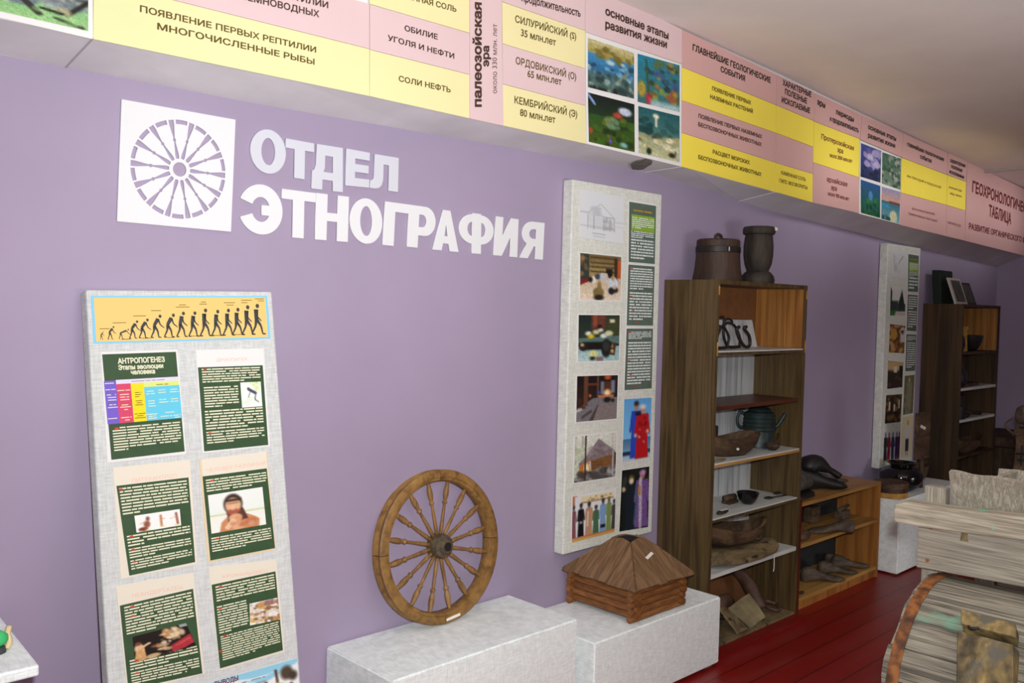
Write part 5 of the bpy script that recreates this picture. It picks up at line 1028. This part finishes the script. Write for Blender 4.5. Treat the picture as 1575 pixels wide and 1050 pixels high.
# fifth shelf: trough on top of a saddle tree
zs = .3765; c = bl(1142, 870, 2.40)
bm = BM(); secs = []
for k in range(9):      # saddle tree: two boards sloping from a ridge, front edge over the shelf
    x = -.25+.0625*k; w = [.45, .8, .95, 1, 1, .96, .9, .7, .35][k]; hgt = [.045, .055, .05, .048, .046, .048, .05, .058, .062][k]
    P = [V(x, -.135*w, .012+.012*k*.3), V(x, -.05*w, hgt), V(x, .05*w, hgt), V(x, .13*w, .0), V(x, .12*w, .018), V(x, .05*w, hgt+.014), V(x, -.05*w, hgt+.014), V(x, -.14*w, .026+.012*k*.3)]
    secs.append(P[::-1])
loft(bm, secs); bmesh.ops.subdivide_edges(bm, edges=bm.edges[:], cuts=1, use_grid_fill=True); rough_up(bm, .006, 12, 4)
sx_ = c.x-.01; transform(bm, Matrix.Translation(V(sx_-.02, 2.415, zs)) @ Matrix.Rotation(R_(-12), 4, 'Z')); drop(bm, zs)
sad = make('saddle_tree', bm, 'pale_old_wood', label='pale carved wooden saddle tree under the big trough, jutting over the fifth shelf', cat='saddle tree', autosmooth=50)
zsad = max(v.co.z for v in sad.data.vertices)+sad.location.z
bowl('wooden_trough', 'large dark carved wooden trough lying on the saddle tree', 'trough', (c.x-.03, 2.44, zsad+.001), .225, .088, .092, 'brown_old_wood', R_(-13), .62, .14, .3, 9)
bm = BM(); s0 = bl(1192, 852, by0-.012); tube(bm, spline([V(s0.x, by0+.03, .392), V(s0.x, by0-.006, .390), V(s0.x, by0-.008, .36), V(s0.x+.002, by0-.008, .315), V(s0.x-.004, by0-.008, .29)], 4), .0022, 6); make('hanging_cord', bm, 'tag_white', label='thin pale cord hanging over the edge of the fifth shelf', cat='cord', smooth=True)
# bottom compartment
zs = .023
def leaf(name, label, cat, P, th, mat, amp=.004, group=None, n=6):
    """stiff sheet of leather or board from four corners, thickness th, slightly buckled"""
    a, b, c_, d = [Vector(p) for p in P]; N = (b-a).cross(d-a).normalized(); bm = BM(); g = []
    for s in (0, 1):
        g.append([[bm.verts.new(a.lerp(b, i/n).lerp(d.lerp(c_, i/n), j/n)+N*(th*(s-.5))+N*amp*math.sin(i*1.3+j*.9)) for i in range(n+1)] for j in range(n+1)])
    for s in (0, 1):
        for j in range(n):
            for i in range(n): bm.faces.new((g[s][j][i], g[s][j][i+1], g[s][j+1][i+1], g[s][j+1][i]))
    rim_ = [(0, i) for i in range(n)]+[(j, n) for j in range(n)]+[(n, n-i) for i in range(n)]+[(n-j, 0) for j in range(n)]
    for k in range(len(rim_)):
        (j, i), (j2, i2) = rim_[k], rim_[(k+1) % len(rim_)]; bm.faces.new((g[0][j][i], g[0][j2][i2], g[1][j2][i2], g[1][j][i]))
    drop(bm, zs); return make(name, bm, mat, label=label, cat=cat, group=group, autosmooth=50)
leaf('leather_flap', 'beige hide flap leaning in the bottom of the bookcase', 'flap', [bl(1120, 937, 2.50), bl(1152, 914, 2.50), bl(1177, 951, 2.37), bl(1154, 968, 2.36)], .008, 'hide_beige', .003)
leaf('leather_flap', 'narrow dark-stained hide flap at the bottom left of the bookcase, leaning by the plinth', 'flap', [bl(1106, 937, 2.47), bl(1116, 937, 2.49), bl(1150, 970, 2.36), bl(1134, 978, 2.352)], .01, 'pale_old_wood', .003)
c = bl(1165, 935, 2.44); bm = BM(); tube(bm, spline([V(c.x-.06, 2.58, zs+.25), V(c.x-.02, 2.565, zs+.235), V(c.x+.05, 2.54, zs+.17), V(c.x+.075, 2.50, zs+.09), V(c.x+.078, 2.465, zs+.035)], 5), [.02, .022, .024, .026, .028, .03, .032, .034, .035, .036, .037, .038, .038, .037, .036, .036, .036, .036, .035, .033, .03], 12); rough_up(bm, .006, 16, 3); drop(bm, zs)
make('leather_boot', bm, 'brown_leather', label='crumpled brown leather boot draped over the hide flap', cat='boot', smooth=True)
c = bl(1121, 925, 2.52); bm = BM(); loft(bm, [[V(c.x-.06+.03*k, 2.555, zs+.06)+V(0, .03*s*math.cos(t), .058*s*math.sin(t)) for t in [2*math.pi*j/12 for j in range(12)]] for k, s in enumerate((.3, .9, 1, .95, .8, .3))]); rough_up(bm, .008, 12, 6); drop(bm, zs); make('leather_pouch', bm, 'brown_leather', label='dark leather pouch at the back left of the bottom compartment', cat='pouch', smooth=True)
c = bl(1196, 936, 2.42); bm = BM(); tube(bm, [V(bx1-.085+.04*math.cos(t), 2.44+.045*math.sin(t), zs+.014+.012*math.sin(t)) for t in [2*math.pi*j/24 for j in range(24)]], .011, 8); drop(bm, zs); make('leather_ring', bm, 'brown_leather', label='dark leather ring lying at the right of the bottom compartment', cat='ring', smooth=True)

# ------------------------------------------------------------------ low shoe shelf
sx0, sx1, sy0, sy1, sh = 4.476, 5.515, 2.366, WY-.004, .595
ss, pt = shelf_unit('low_shelf', 'low orange-brown wooden shelf unit holding shoe lasts and boots', 'shelf', sx0, sx1, sy0, sy1, sh, .02, 'honey_veneer', None,
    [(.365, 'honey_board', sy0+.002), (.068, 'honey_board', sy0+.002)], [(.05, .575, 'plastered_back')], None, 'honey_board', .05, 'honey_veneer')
pt('side_trim', (sx0-.003, sy0-.014, .0), (sx0+.019, sy0-.0005, .622), 'mahogany_edge', label='dark red upright edge')
bm = BM(); 
def shoe_last(name, label, c, L, yaw, mat='last_wood', hgt=1.0, group=None, wid=1.0, flip=False):
    """foot-shaped block: high heel end, low toe"""
    d = V(math.cos(yaw), math.sin(yaw), 0); n = V(-d.y, d.x, 0); bm = BM(); secs = []
    for s, w, h0, h1 in ((0, .35, .02, .26), (.04, .6, .0, .31), (.14, .72, 0, .34), (.28, .66, .03, .30), (.42, .68, .045, .22), (.56, .82, .03, .165), (.70, .95, .005, .135), (.84, .9, 0, .11), (.94, .62, .012, .085), (1, .25, .03, .06)):
        W_ = w*L*.17*wid; lo, hi = h0*L*hgt, h1*L*hgt; m = (lo+hi)/2; r = (hi-lo)/2; x = L*(s-.5)
        secs.append([Vector(c)+d*x+n*(W_*math.copysign(abs(math.cos(t))**.8, math.cos(t)))+V(0, 0, m+r*math.copysign(abs(math.sin(t))**.75, math.sin(t))) for t in [2*math.pi*j/16 for j in range(16)]])
    loft(bm, secs); m = min(v.co.z for v in bm.verts); bmesh.ops.translate(bm, verts=bm.verts, vec=V(0, 0, c[2]-m))
    return make(name, bm, mat, label=label, cat='shoe last' if 'last' in name else 'boot', group=group, smooth=True)
g = 'shoe lasts on the low shelf'
z = .0685
def lpos(x, y): q = px(x, y, 2, z); return (q.x, q.y, z)
shoe_last('shoe_last', 'largest grey shoe last at the front left of the bottom shelf', lpos(1266, 894), .27, R_(-36), group=g)
shoe_last('shoe_last', 'grey shoe last second from the front in the row on the bottom shelf', lpos(1288, 882.5), .25, R_(-36), group=g)
shoe_last('shoe_last', 'brown-grey shoe last third in the row on the bottom shelf', lpos(1308, 873), .25, R_(-35), group=g)
shoe_last('shoe_last', 'dark shoe last at the back right of the row on the bottom shelf', (5.395, 2.572, z), .18, R_(-24), group=g)
bm = BM(); c = V(4.60, 2.40, z); loft(bm, [[c+V(.02*k-.02, 0, .008)+V(0, .014*s*math.cos(t), .008*s*math.sin(t)) for t in [2*math.pi*j/8 for j in range(8)]] for k, s in enumerate((.6, 1, .9, .3))]); make('shoe_peg', bm, 'dark_old_wood', label='small grey peg at the front left corner of the bottom shelf', cat='peg', smooth=True)
z = .3655
shoe_last('shoe_last', 'grey shoe last with heel to the right on the middle shelf', lpos(1277, 819), .28, R_(143), group=g, hgt=.85)
bm = BM(); box(bm, (5.02, 2.555, z), (5.11, 2.62, z+.10)); rough_up(bm, .004, 14); drop(bm, z); make('wooden_block', bm, 'brown_old_wood', label='upright brown wooden block behind the last on the middle shelf', cat='block', bevel=.006)
c = V(5.33, 2.52, z); bm = BM(); box(bm, c-V(.05, .03, 0), c+V(.05, .03, .05)); rough_up(bm, .004, 14, 2); drop(bm, z); bk = make('wooden_plane', bm, 'last_wood', label='small wooden plane at the right of the middle shelf', cat='plane', bevel=.006)
bm = BM(); tube(bm, [c+V(-.06, .0, .058), c+V(.02, .004, .062), c+V(.10, .01, .066)], [.014, .012, .008], 8); make('plane_handle', bm, 'last_wood', bk, smooth=True)
c = V(4.615, 2.405, z); bm = BM(); loft(bm, [[c+V(.03*k-.06, 0, .03)+V(0, .03*s*math.cos(t), .029*s*math.sin(t)) for t in [2*math.pi*j/10 for j in range(10)]] for k, s in enumerate((.7, 1, 1, .95, .6))]); rough_up(bm, .003, 14, 3); drop(bm, z); make('wooden_block', bm, 'brown_old_wood', label='rounded brown wooden block at the front left of the middle shelf', cat='block', smooth=True)
z = sh+.0005
def boot(label, c, L, yaw, mat, shaft, group=None):
    d = V(math.cos(yaw), math.sin(yaw), 0); n = V(-d.y, d.x, 0); bm = BM(); secs = []
    for s, w, h0, h1 in ((0, .5, .03, .34), (.06, .75, 0, .42), (.18, .85, 0, .46), (.32, .8, .01, .40), (.46, .82, .02, .30), (.6, .92, .01, .235), (.76, .98, 0, .20), (.9, .8, 0, .15), (1, .35, .02, .09)):
        W_ = w*L*.17; lo, hi = h0*L, h1*L; m = (lo+hi)/2; r = (hi-lo)/2
        secs.append([Vector(c)+d*(L*(s-.5))+n*(W_*math.cos(t))+V(0, 0, m+r*math.sin(t)) for t in [2*math.pi*j/14 for j in range(14)]])
    loft(bm, secs); rough_up(bm, .005, 14, L*10); drop(bm, c[2]); t = thing('leather_boot', c, label, 'boot', group)
    make('shoe', bm, mat, t, smooth=True)
    bm = BM(); q = [Vector(c)-d*L*.40+V(0, 0, L*.40), Vector(c)-d*L*.34+V(0, 0, L*.47), Vector(c)-d*L*.12+V(0, 0, L*.49), Vector(c)+d*L*.14+V(0, 0, L*.38), Vector(c)+d*L*.36+V(0, 0, L*.26)]
    tube(bm, spline(q, 4), [L*(.07+.125*math.sin(math.pi*min(1, (k+2)/14))) for k in range(17)], 14); rough_up(bm, .011, 11, 7); make('shaft', bm, mat, t, smooth=True); return t
def gbmin(): pass
boot('black leather boot with its shaft flopped forward on top of the low shelf', (4.97, 2.475, z), .30, R_(-32), 'black_leather', .12)
shoe_last('leather_shoe', 'dark shoe with an upturned toe behind the black boot on the low shelf', (5.24, 2.55, z), .23, R_(-24), 'grey_felt', .8)
c = V(4.635, 2.47, z)
bm = BM(); secs = []
for k, (s, h) in enumerate(((.3, .05), (.85, .10), (1, .135), (1, .13), (.95, .105), (.8, .075), (.35, .045))): secs.append([c+V(-.115+.042*k, 0, 0)+V(0, .075*s*math.cos(t), h/2+h/2*math.sin(t)) for t in [2*math.pi*j/14 for j in range(14)]])
loft(bm, secs); rough_up(bm, .008, 14, 5); drop(bm, z+.034); make('felt_hat', bm, 'grey_felt', label='crumpled grey felt hat at the left of the pile on the low shelf', cat='hat', smooth=True)
bm = BM(); loft(bm, [[c+V(-.12+.06*k, -.02, .014)+V(0, .07*s*math.cos(t), .014*math.sin(t)) for t in [2*math.pi*j/12 for j in range(12)]] for k, s in enumerate((.6, 1, 1, .95, .5))]); rough_up(bm, .004, 16, 2); drop(bm, z); make('felt_insole', bm, 'black_leather', label='flat dark felt sole under the grey hat on the low shelf', cat='sole', smooth=True)

# ------------------------------------------------------------------ vessels on the far plinth
zp = .4725
c = V(5.735, 2.40, zp); bk = thing('bark_box', c, 'low round bark box with a dark band on the front of the plinth', 'box')
bm = BM(); lathe(bm, [(0, 0), (.118, 0), (.12, .004), (.117, .045), (.112, .045), (.11, .01), (0, .008)], c, 32, sx=1, sy=.86); make('box_base', bm, 'birch_bark', bk, autosmooth=40)
bm = BM(); lathe(bm, [(.1185, .034), (.1225, .036), (.1215, .062), (.116, .064), (.112, .05)], c, 32, sx=1, sy=.86); make('dark_band', bm, 'dark_old_wood', bk, autosmooth=40)
bm = BM(); lathe(bm, [(0, .060), (.112, .060), (.122, .062), (.124, .088), (.116, .094), (0, .088)], c, 32, sx=1, sy=.86); make('box_lid', bm, 'brown_old_wood', bk, autosmooth=40)
c = V(6.005, 2.445, zp); bm = BM(); lathe(bm, [(0, 0), (.07, 0), (.11, .03), (.135, .075), (.13, .115), (.10, .145), (.075, .155), (.07, .165), (.092, .178), (.085, .184), (.062, .168), (0, .15)], c, 36); make('round_pot', bm, 'black_glaze', label='squat black glazed pot behind the bark box on the plinth', cat='pot', autosmooth=50)
bowl('wide_basin', 'wide dark oval wooden basin beside the black pot on the plinth', 'basin', (6.36, 2.53, zp), .225, .10, .105, 'brown_old_wood', 0, .7, .07, 0, 3)

# ------------------------------------------------------------------ far bookcase and what is on it
fx0, fx1, fy0, fy1, fh = 6.772, 7.552, 2.368, WY-.004, 1.72
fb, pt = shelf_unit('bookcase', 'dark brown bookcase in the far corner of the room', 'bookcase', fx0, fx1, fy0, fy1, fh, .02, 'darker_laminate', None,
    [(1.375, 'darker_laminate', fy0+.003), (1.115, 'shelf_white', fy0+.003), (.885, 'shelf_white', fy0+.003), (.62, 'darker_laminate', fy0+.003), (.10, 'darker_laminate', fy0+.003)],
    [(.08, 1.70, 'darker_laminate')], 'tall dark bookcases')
pt('side_lining', (fx1-.0215, fy0+.01, 1.376), (fx1-.02, fy1-.012, 1.699), 'orange_veneer')
z = fh+.0005
def leaning(name, label, x, w, h, d, mat, y0, y1, frame=None):
    """upright box leaning back: base front y0, top front y1"""
    P = [(x, y0, z), (x+w, y0, z), (x+w, y0+d, z), (x, y0+d, z), (x, y1, z+h), (x+w, y1, z+h), (x+w, y1+d, z+h), (x, y1+d, z+h)]
    if not frame: return make(name, hexa(BM(), P), mat, label=label, cat='case' if 'case' in name else 'frame', bevel=.006)
    t = thing(name, V(x+w/2, y0+d/2, z), label, 'frame'); bm = BM(); hexa(bm, P); make('frame_border', bm, mat, t)
    q = Quad((x, y1, z+h), (x+w, y1, z+h), (x+w, y0, z), (x, y0, z)).sub(.12, .09, .88, .91, .0015); slab('framed_picture', q, .002, frame, t); return t
leaning('wooden_case', 'tall dark case standing on the far bookcase', 6.79, .24, .245, .06, 'dark_green_cloth', 2.525, 2.545)
leaning('picture_frame', 'picture in a white frame leaning on top of the far bookcase', 6.80, .225, .19, .015, 'white_frame', 2.425, 2.49, 'frame_picture')
leaning('picture_frame', 'picture in a dark frame on the far bookcase, right of the white frame', 7.06, .19, .165, .015, 'black_frame', 2.44, 2.50, 'frame_picture')
z = 1.3755
c = V(6.99, 2.475, z); bkt = thing('birch_box', c, 'tall yellow birch-bark box in the top of the far bookcase', 'box')
bm = BM(); lathe(bm, [(0, 0), (.068, 0), (.069, .01), (.064, .09), (.066, .16), (.06, .16), (.055, .02), (0, .015)], c, 28); make('box_body', bm, 'birch_bark', bkt, autosmooth=40)
bm = BM(); lathe(bm, [(0, .155), (.06, .157), (.070, .158), (.071, .18), (.066, .185), (0, .187)], c, 28); make('box_lid', bm, 'birch_bark', bkt, autosmooth=40)
bowl('dark_bowl', 'dark footed bowl right of the birch box in the far bookcase', 'bowl', (7.20, 2.45, z), .083, .083, .115, 'dark_iron_pot', 0, .35, .1)
c = V(6.86, 2.43, z); bm = BM(); lathe(bm, [(0, 0), (.04, 0), (.055, .05), (.05, .10), (.028, .14), (.03, .17), (.022, .17), (0, .16)], c, 24); make('clay_jug', bm, 'dark_iron_pot', label='dark clay jug half hidden left of the birch box', cat='jug', smooth=True)
z = 1.1155
c = V(6.90, 2.45, z); bm = BM(); lathe(bm, [(0, 0), (.06, 0), (.085, .05), (.08, .11), (.05, .15), (.055, .17), (.045, .17), (0, .15)], c, 24); make('clay_pot', bm, 'dark_iron_pot', label='round dark pot on the second shelf of the far bookcase', cat='pot', smooth=True)
bm = BM(); box(bm, (7.02, 2.41, z), (7.28, 2.50, z+.022)); rough_up(bm, .004, 16); drop(bm, z); make('wooden_paddle', bm, 'dark_old_wood', label='flat dark paddle on the second shelf of the far bookcase', cat='paddle', bevel=.004)
z = .8855
c = V(6.90, 2.44, z); bm = BM(); lathe(bm, [(0, 0), (.07, 0), (.075, .09), (.06, .10), (.06, .17), (.07, .18), (.05, .185), (0, .185)], c, 24); make('iron_pot', bm, 'iron', label='dark iron pot with a tall neck on the third shelf of the far bookcase', cat='pot', autosmooth=40)
c = V(7.16, 2.43, z); bm = BM(); tube(bm, [c+V(-.16, .05, .055), c+V(0, .02, .035), c+V(.18, -.02, .018)], [.016, .015, .013], 8); drop(bm, z); make('wooden_stick', bm, 'dark_old_wood', label='dark wooden stick lying across the third shelf of the far bookcase', cat='stick', smooth=True)
c = V(7.06, 2.41, z); bm = BM(); loft(bm, [[c+V(-.05+.03*k, 0, .02)+V(0, .024*s*math.cos(t), .019*s*math.sin(t)) for t in [2*math.pi*j/10 for j in range(10)]] for k, s in enumerate((.5, 1, .9, .5))]); drop(bm, z); make('metal_weight', bm, 'iron', label='small shiny metal weight in front of the wooden stick', cat='weight', smooth=True)
z = .6205
bowl('wooden_trough', 'long pale-edged wooden trough on the fourth shelf of the far bookcase', 'trough', (7.14, 2.45, z), .30, .075, .095, 'brown_old_wood', R_(-3), .6, .15, .2, 8)
bm = BM(); c = V(7.0, 2.46, .1005); loft(bm, [[c+V(-.16+.08*k, 0, .09)+V(0, .06*s*math.cos(t), .088*s*math.sin(t)) for t in [2*math.pi*j/12 for j in range(12)]] for k, s in enumerate((.4, .9, 1, .9, .4))]); rough_up(bm, .006, 9); drop(bm, .1005); make('leather_bag', bm, 'brown_leather', label='dark bag at the bottom of the far bookcase', cat='bag', smooth=True)
# square-headed paddle standing on the plinth against the wall
a, b = px(1410.5, 635, 1, 2.385), px(1428, 704, 1, 2.385); hy = px(1420, 705, 1, 2.385).z; xm = (a.x+b.x)/2
pdl = thing('wooden_paddle', V(xm, 2.385, zp), 'square-headed dark paddle with a white tag left of the far bookcase', 'paddle')
bm = BM(); box(bm, (a.x, 2.377, hy), (b.x, 2.397, a.z)); rough_up(bm, .003, 9); make('paddle_head', bm, 'brown_old_wood', pdl, bevel=.004)
bm = BM(); tube(bm, [V(xm, 2.387, zp), V(xm, 2.387, hy+.02)], .016, 10); make('handle', bm, 'dark_old_wood', pdl, smooth=True)
q = [px(x, y, 1, 2.3735) for x, y in ((1417, 653), (1424.5, 657), (1423, 661), (1415.5, 657))]; bm = BM(); poly_prism(bm, q, V(0, .0015, 0)); make('label_tag', bm, 'tag_white', pdl, label='small white label')

# ------------------------------------------------------------------ dark chest and post at the far right
c0, c1 = 7.62, 8.25; ch = thing('wooden_chest', V(7.93, 2.2, 0), 'dark old wooden chest in the far corner beside the bookcase', 'chest')
bm = BM(); box(bm, (c0, 1.9, .02), (c1, 2.56, .62)); make('chest_body', bm, 'dark_old_wood', ch, bevel=.006)
bm = BM(); box(bm, (c0-.015, 1.885, .622), (c1+.01, 2.575, .70)); make('chest_lid', bm, 'dark_old_wood', ch, bevel=.01)
for x in (c0+.02, c1-.08):
    for y in (1.92, 2.48): make('foot_block', box(BM(), (x, y, 0), (x+.06, y+.06, .021)), 'dark_old_wood', ch)
pc = px(1578, 690, 0, 5.5); py = pc.y
po = thing('wooden_post', V(5.5, py, 0), 'weathered wooden post with a round knob and a twisted wire behind the grey machine', 'post')
bm = BM(); pr = [(.055, .05, 0), (.055, .045, .5), (.06, .045, .8), (.05, .04, .94), (.058, .045, 1.02)]
loft(bm, [[V(5.5, py, 0)+V(sx*a_, sy*b_, z) for sx, sy in ((-1, -1), (1, -1), (1, 1), (-1, 1))] for a_, b_, z in pr]); make('post_shaft', bm, 'brown_old_wood', po, bevel=.008)
bm = BM(); lathe(bm, [(0, -.05), (.042, -.05), (.055, -.03), (.058, 0), (.055, .03), (.042, .05), (0, .05)], V(5.5, py, 1.09), 20, 'y'); make('knob', bm, 'last_wood', po, smooth=True)
bm = BM(); tube(bm, spline([V(5.44, py+.05, 1.08), V(5.43, py+.09, 1.03), V(5.44, py+.03, .985), V(5.435, py-.03, 1.02), V(5.43, py+.02, 1.04), V(5.435, py+.05, .98)], 5), .006, 6); make('twisted_wire', bm, 'last_wood', po, smooth=True)
bm = BM(); tube(bm, [V(5.44, py, .93), V(5.438, py, .82)], .007, 6); tube(bm, [V(5.438, py+.03, .885), V(5.438, py-.03, .885)], .007, 6); tube(bm, [V(5.438, py+.02, .85), V(5.438, py-.02, .85)], .006, 6); make('iron_hasp', bm, 'iron', po)

# ------------------------------------------------------------------ grey wooden winnowing machine at the right
DX, DZ, DR, DY1, DY0 = 2.95, 0.46, 0.337, 1.10, 0.18
wm = thing('winnowing_machine', V(3.05, .62, 0), 'weathered grey wooden winnowing machine with a staved drum and rusty hoop', 'machine')
rd = random.Random(8); NS = 22
for k in range(NS):
    a0, a1 = 2*math.pi*k/NS+.004, 2*math.pi*(k+1)/NS-.004; e = rd.uniform(-.004, .010); r1 = DR+rd.uniform(-.003, .002); bm = BM(); secs = []
    m = 14
    for j in range(m+1):
        y = DY0+(DY1+e-DY0)*j/m
        L = [(r1*(1+.0), a0), (r1+.0015, (a0+a1)/2), (r1, a1), (r1-.02, a1), (r1-.02, a0)]
        secs.append([V(DX+r*math.cos(a), y, DZ+r*math.sin(a)) for r, a in L])
    loft(bm, secs)
    for v in bm.verts:
        if v.co.y > DY1-.03: v.co += noise.noise_vector(v.co*30)*.006
    make('stave', bm, 'grey_stave', wm)
for y in (DY1-.05, DY0+.03):
    bm = BM(); lathe(bm, [(0, 0), (DR-.021, 0), (DR-.021, .018), (0, .018)], V(DX, y, DZ), 40, 'y'); make('end_board', bm, 'grey_board_upright', wm)
bm = BM(); lathe(bm, [(DR+.0015, DY1-.046), (DR+.005, DY1-.046), (DR+.0055, DY1-.012), (DR+.0015, DY1-.012), (DR+.0015, DY1-.046)], V(DX, 0, DZ), 66, 'y'); rough_up(bm, .0022, 25); make('iron_hoop', bm, 'rusty_iron', wm, autosmooth=40, label='rusty iron hoop')
XB = 2.945
def xb(x, y, X=XB): return px(x, y, 0, X)
def sheet_x(name, P, th, mat, X=XB, bevel=.004):
    pts = [xb(*p, X) for p in P]; bm = BM(); poly_prism(bm, pts, V(th, 0, 0)); return make(name, bm, mat, wm, bevel=bevel)
# side board above the drum
bd = sheet_x('side_board', [(1412, 796), (1620, 822), (1620, 911), (1408.5, 872)], .026, 'grey_board')
for x, y in ((1432, 811), (1426.5, 861)): bm = BM(); lathe(bm, [(0, -.0035), (.006, -.0025), (.006, 0), (0, .001)], V(0, 0, 0), 10); transform(bm, Matrix.Translation(xb(x, y)) @ Matrix.Rotation(R_(-90), 4, 'Y') @ Matrix.Rotation(R_(180), 4, 'X')); make('nail_head', bm, 'rusty_iron', bd)
q = [(1477, 805), (1492, 808), (1489, 818), (1488, 826), (1489.5, 833), (1476.5, 831), (1478, 822), (1479, 814)]; bm = BM(); poly_prism(bm, [xb(*p, XB-.0006) for p in q], V(.001, 0, 0)); make('dark_stain', bm, 'pale_old_wood', bd)
# rail with a paint-chipped rounded end
rl = [xb(*p, 2.925) for p in ((1376.5, 775), (1373.5, 787), (1373, 797), (1376, 803), (1411, 810), (1620, 838), (1620, 802), (1460, 783), (1416, 777), (1389, 772))]
bm = BM(); poly_prism(bm, rl, V(.085, 0, 0)); rough_up(bm, .002, 14); make('rail', bm, 'grey_plank_teal', wm, bevel=.006)
# upright at the corner, hopper boards, legs
t0, t1 = px(1422.5, 746, 0, 3.01), px(1457, 750, 0, 3.01)
bm = BM(); box(bm, (3.008, t1.y+.004, 0), (3.05, t0.y, t0.z)); make('corner_post', bm, 'grey_board_upright', wm, bevel=.004)
for x, y in ((3.52, t1.y+.004), (3.008, .24), (3.52, .24)): bm = BM(); box(bm, (x, y, 0), (x+.042, y+.07, 1.0)); make('corner_post', bm, 'grey_board_upright', wm, bevel=.004)
h0 = [xb(1468, 792, 3.03), xb(1459.5, 726, 2.985)]; yb, yt_ = h0[0].y, h0[1].y; zb_, zt_ = h0[0].z-.01, h0[1].z
rd = random.Random(2)
def hopper(P, th, mat='grey_board_upright'):
    """board with a worn top edge: bottom left, bottom right, top right, top left"""
    a, b, c, d = [Vector(p) for p in P]; N = (b-a).cross(d-a).normalized(); n = 30; bot = [a.lerp(b, i/n) for i in range(n+1)]; top = [d.lerp(c, i/n)+(d-a).normalized()*(rd.uniform(-.004, .002)-.014*max(0, 1-abs(i/n-.62)*14)*0) for i in range(n+1)]
    bm = BM(); poly_prism(bm, bot+top[::-1], N*th); make('hopper_board', bm, mat, wm)
zr = xb(1575, 744, 2.985).z
hopper([(3.03, yb, zb_), (3.03, .22, zb_), (2.985, .15, zt_-.004), (2.985, yt_, zt_)], -.02)
P2 = px(1536, 722.5, 0, 3.45)
hopper([(3.42, yb, zb_), (3.42, .22, zb_), (3.47, .15, P2.z), (3.47, P2.y+.0, P2.z)], .02)
hopper([(3.04, yb-.035, zb_), (3.41, yb-.035, zb_), (3.44, yt_-.05, zt_-.035), (3.0, yt_-.05, zt_-.035)], .018)
for nm, lo, hi in (('deck_board', (3.0, .2, zb_-.02), (3.55, t0.y, zb_-.002)), ('back_board', (3.53, .2, .55), (3.552, t0.y-.02, zb_-.022)), ('cross_rail', (3.05, t0.y-.06, .2), (3.52, t0.y-.02, .28)), ('cross_rail', (3.05, .25, .2), (3.52, .29, .28))):
    make(nm, box(BM(), lo, hi), 'grey_board', wm, bevel=.003)
# thick worn bracket standing on the drum staves
def drum(x, y, r=DR):
    d = ray(x, y); o = np.array(CP); ox, oz = o[0]-DX, o[2]-DZ; A = d[0]**2+d[2]**2; B = 2*(ox*d[0]+oz*d[2]); C_ = ox*ox+oz*oz-r*r
    D = B*B-4*A*C_; t = (-B-math.sqrt(max(D, 0)))/(2*A); return Vector(o+d*t)
def bracket(name, P, th, mat, lift=.002):
    f = [drum(*p, DR+lift) for p in P]; cn = sum(f, V(0, 0, 0))/len(f); rad = V(cn.x-DX, 0, cn.z-DZ).normalized()
    d0 = (f[1]-f[0]).normalized(); bm = BM(); poly_prism(bm, f, rad*th)
    bmesh.ops.subdivide_edges(bm, edges=bm.edges[:], cuts=3, use_grid_fill=True); rough_up(bm, .0035, 22, 5)
    return make(name, bm, mat, wm, bevel=.003, label=None)
bracket('bracket', [(1483, 952), (1567, 975), (1566, 996), (1483, 974)], .046, 'yellow_worn_wood')
bracket('bracket', [(1481, 977), (1567, 1000), (1567, 1110), (1481, 1110)], .058, 'yellow_worn_wood')
p = drum(1497, 966, DR+.049); bm = BM(); n_ = V(p.x-DX, 0, p.z-DZ).normalized(); u_ = V(0, 1, 0); w_ = n_.cross(u_)
tube(bm, spline([p-u_*.012-w_*.006, p-u_*.004+w_*.0, p+u_*.008+w_*.002, p+u_*.014-w_*.004], 4), .004, 6); make('bent_nail', bm, 'iron', wm, smooth=True)

# ------------------------------------------------------------------ table at the left edge
tb = thing('display_table', V(.30, 2.40, 0), 'white cloth-covered table top at the far left edge of the photo', 'table')
f = px(60, 1027, 2, .775); tz = .775
fr = px(60.5, 1022, 2, tz); bkp = px(2, 949, 2, tz); dirb = (bkp-fr).normalized(); L_ = (WY-.012-fr.y)/dirb.y; bk_ = fr+dirb*L_
lft = -.55
bm = BM(); pts = [V(lft, fr.y+.0, tz), fr, bk_, V(lft, bk_.y, tz)]
poly_prism(bm, pts, V(0, 0, -.026)); make('table_top', bm, 'linen_white', tb, bevel=.005)
for x, y in ((lft+.04, fr.y+.04), (fr.x-.14, fr.y+.06), (lft+.04, bk_.y-.10), (fr.x-.14, bk_.y-.10)): make('leg', box(BM(), (x, y, 0), (x+.045, y+.045, tz-.026)), 'dark_old_wood', tb)
c = px(-4, 1002, 2, tz); c.z = tz+.0003
fg = thing('figurine', c, 'small green and cream figurine on the white table at the left edge', 'figurine')
bm = BM(); tube(bm, spline([c+V(.018, -.006, 0.006), c+V(.026, .0, .02), c+V(.024, .008, .036), c+V(.03, .018, .05)], 4), .007, 8); drop(bm, c.z); make('figurine_body', bm, 'toy_cream', fg, smooth=True)
bm = BM(); loft(bm, [[c+V(-.02+.014*k, 0, .03)+V(0, .016*s*math.cos(t), .022*s*math.sin(t)) for t in [2*math.pi*j/10 for j in range(10)]] for k, s in enumerate((.5, 1, .9, .4))]); make('figurine_cap', bm, 'toy_green', fg, smooth=True)
bm = BM(); lathe(bm, [(0, 0), (.022, 0), (.02, .012), (0, .013)], c+V(-.004, -.004, 0), 14); make('figurine_base', bm, 'ink', fg, smooth=True)
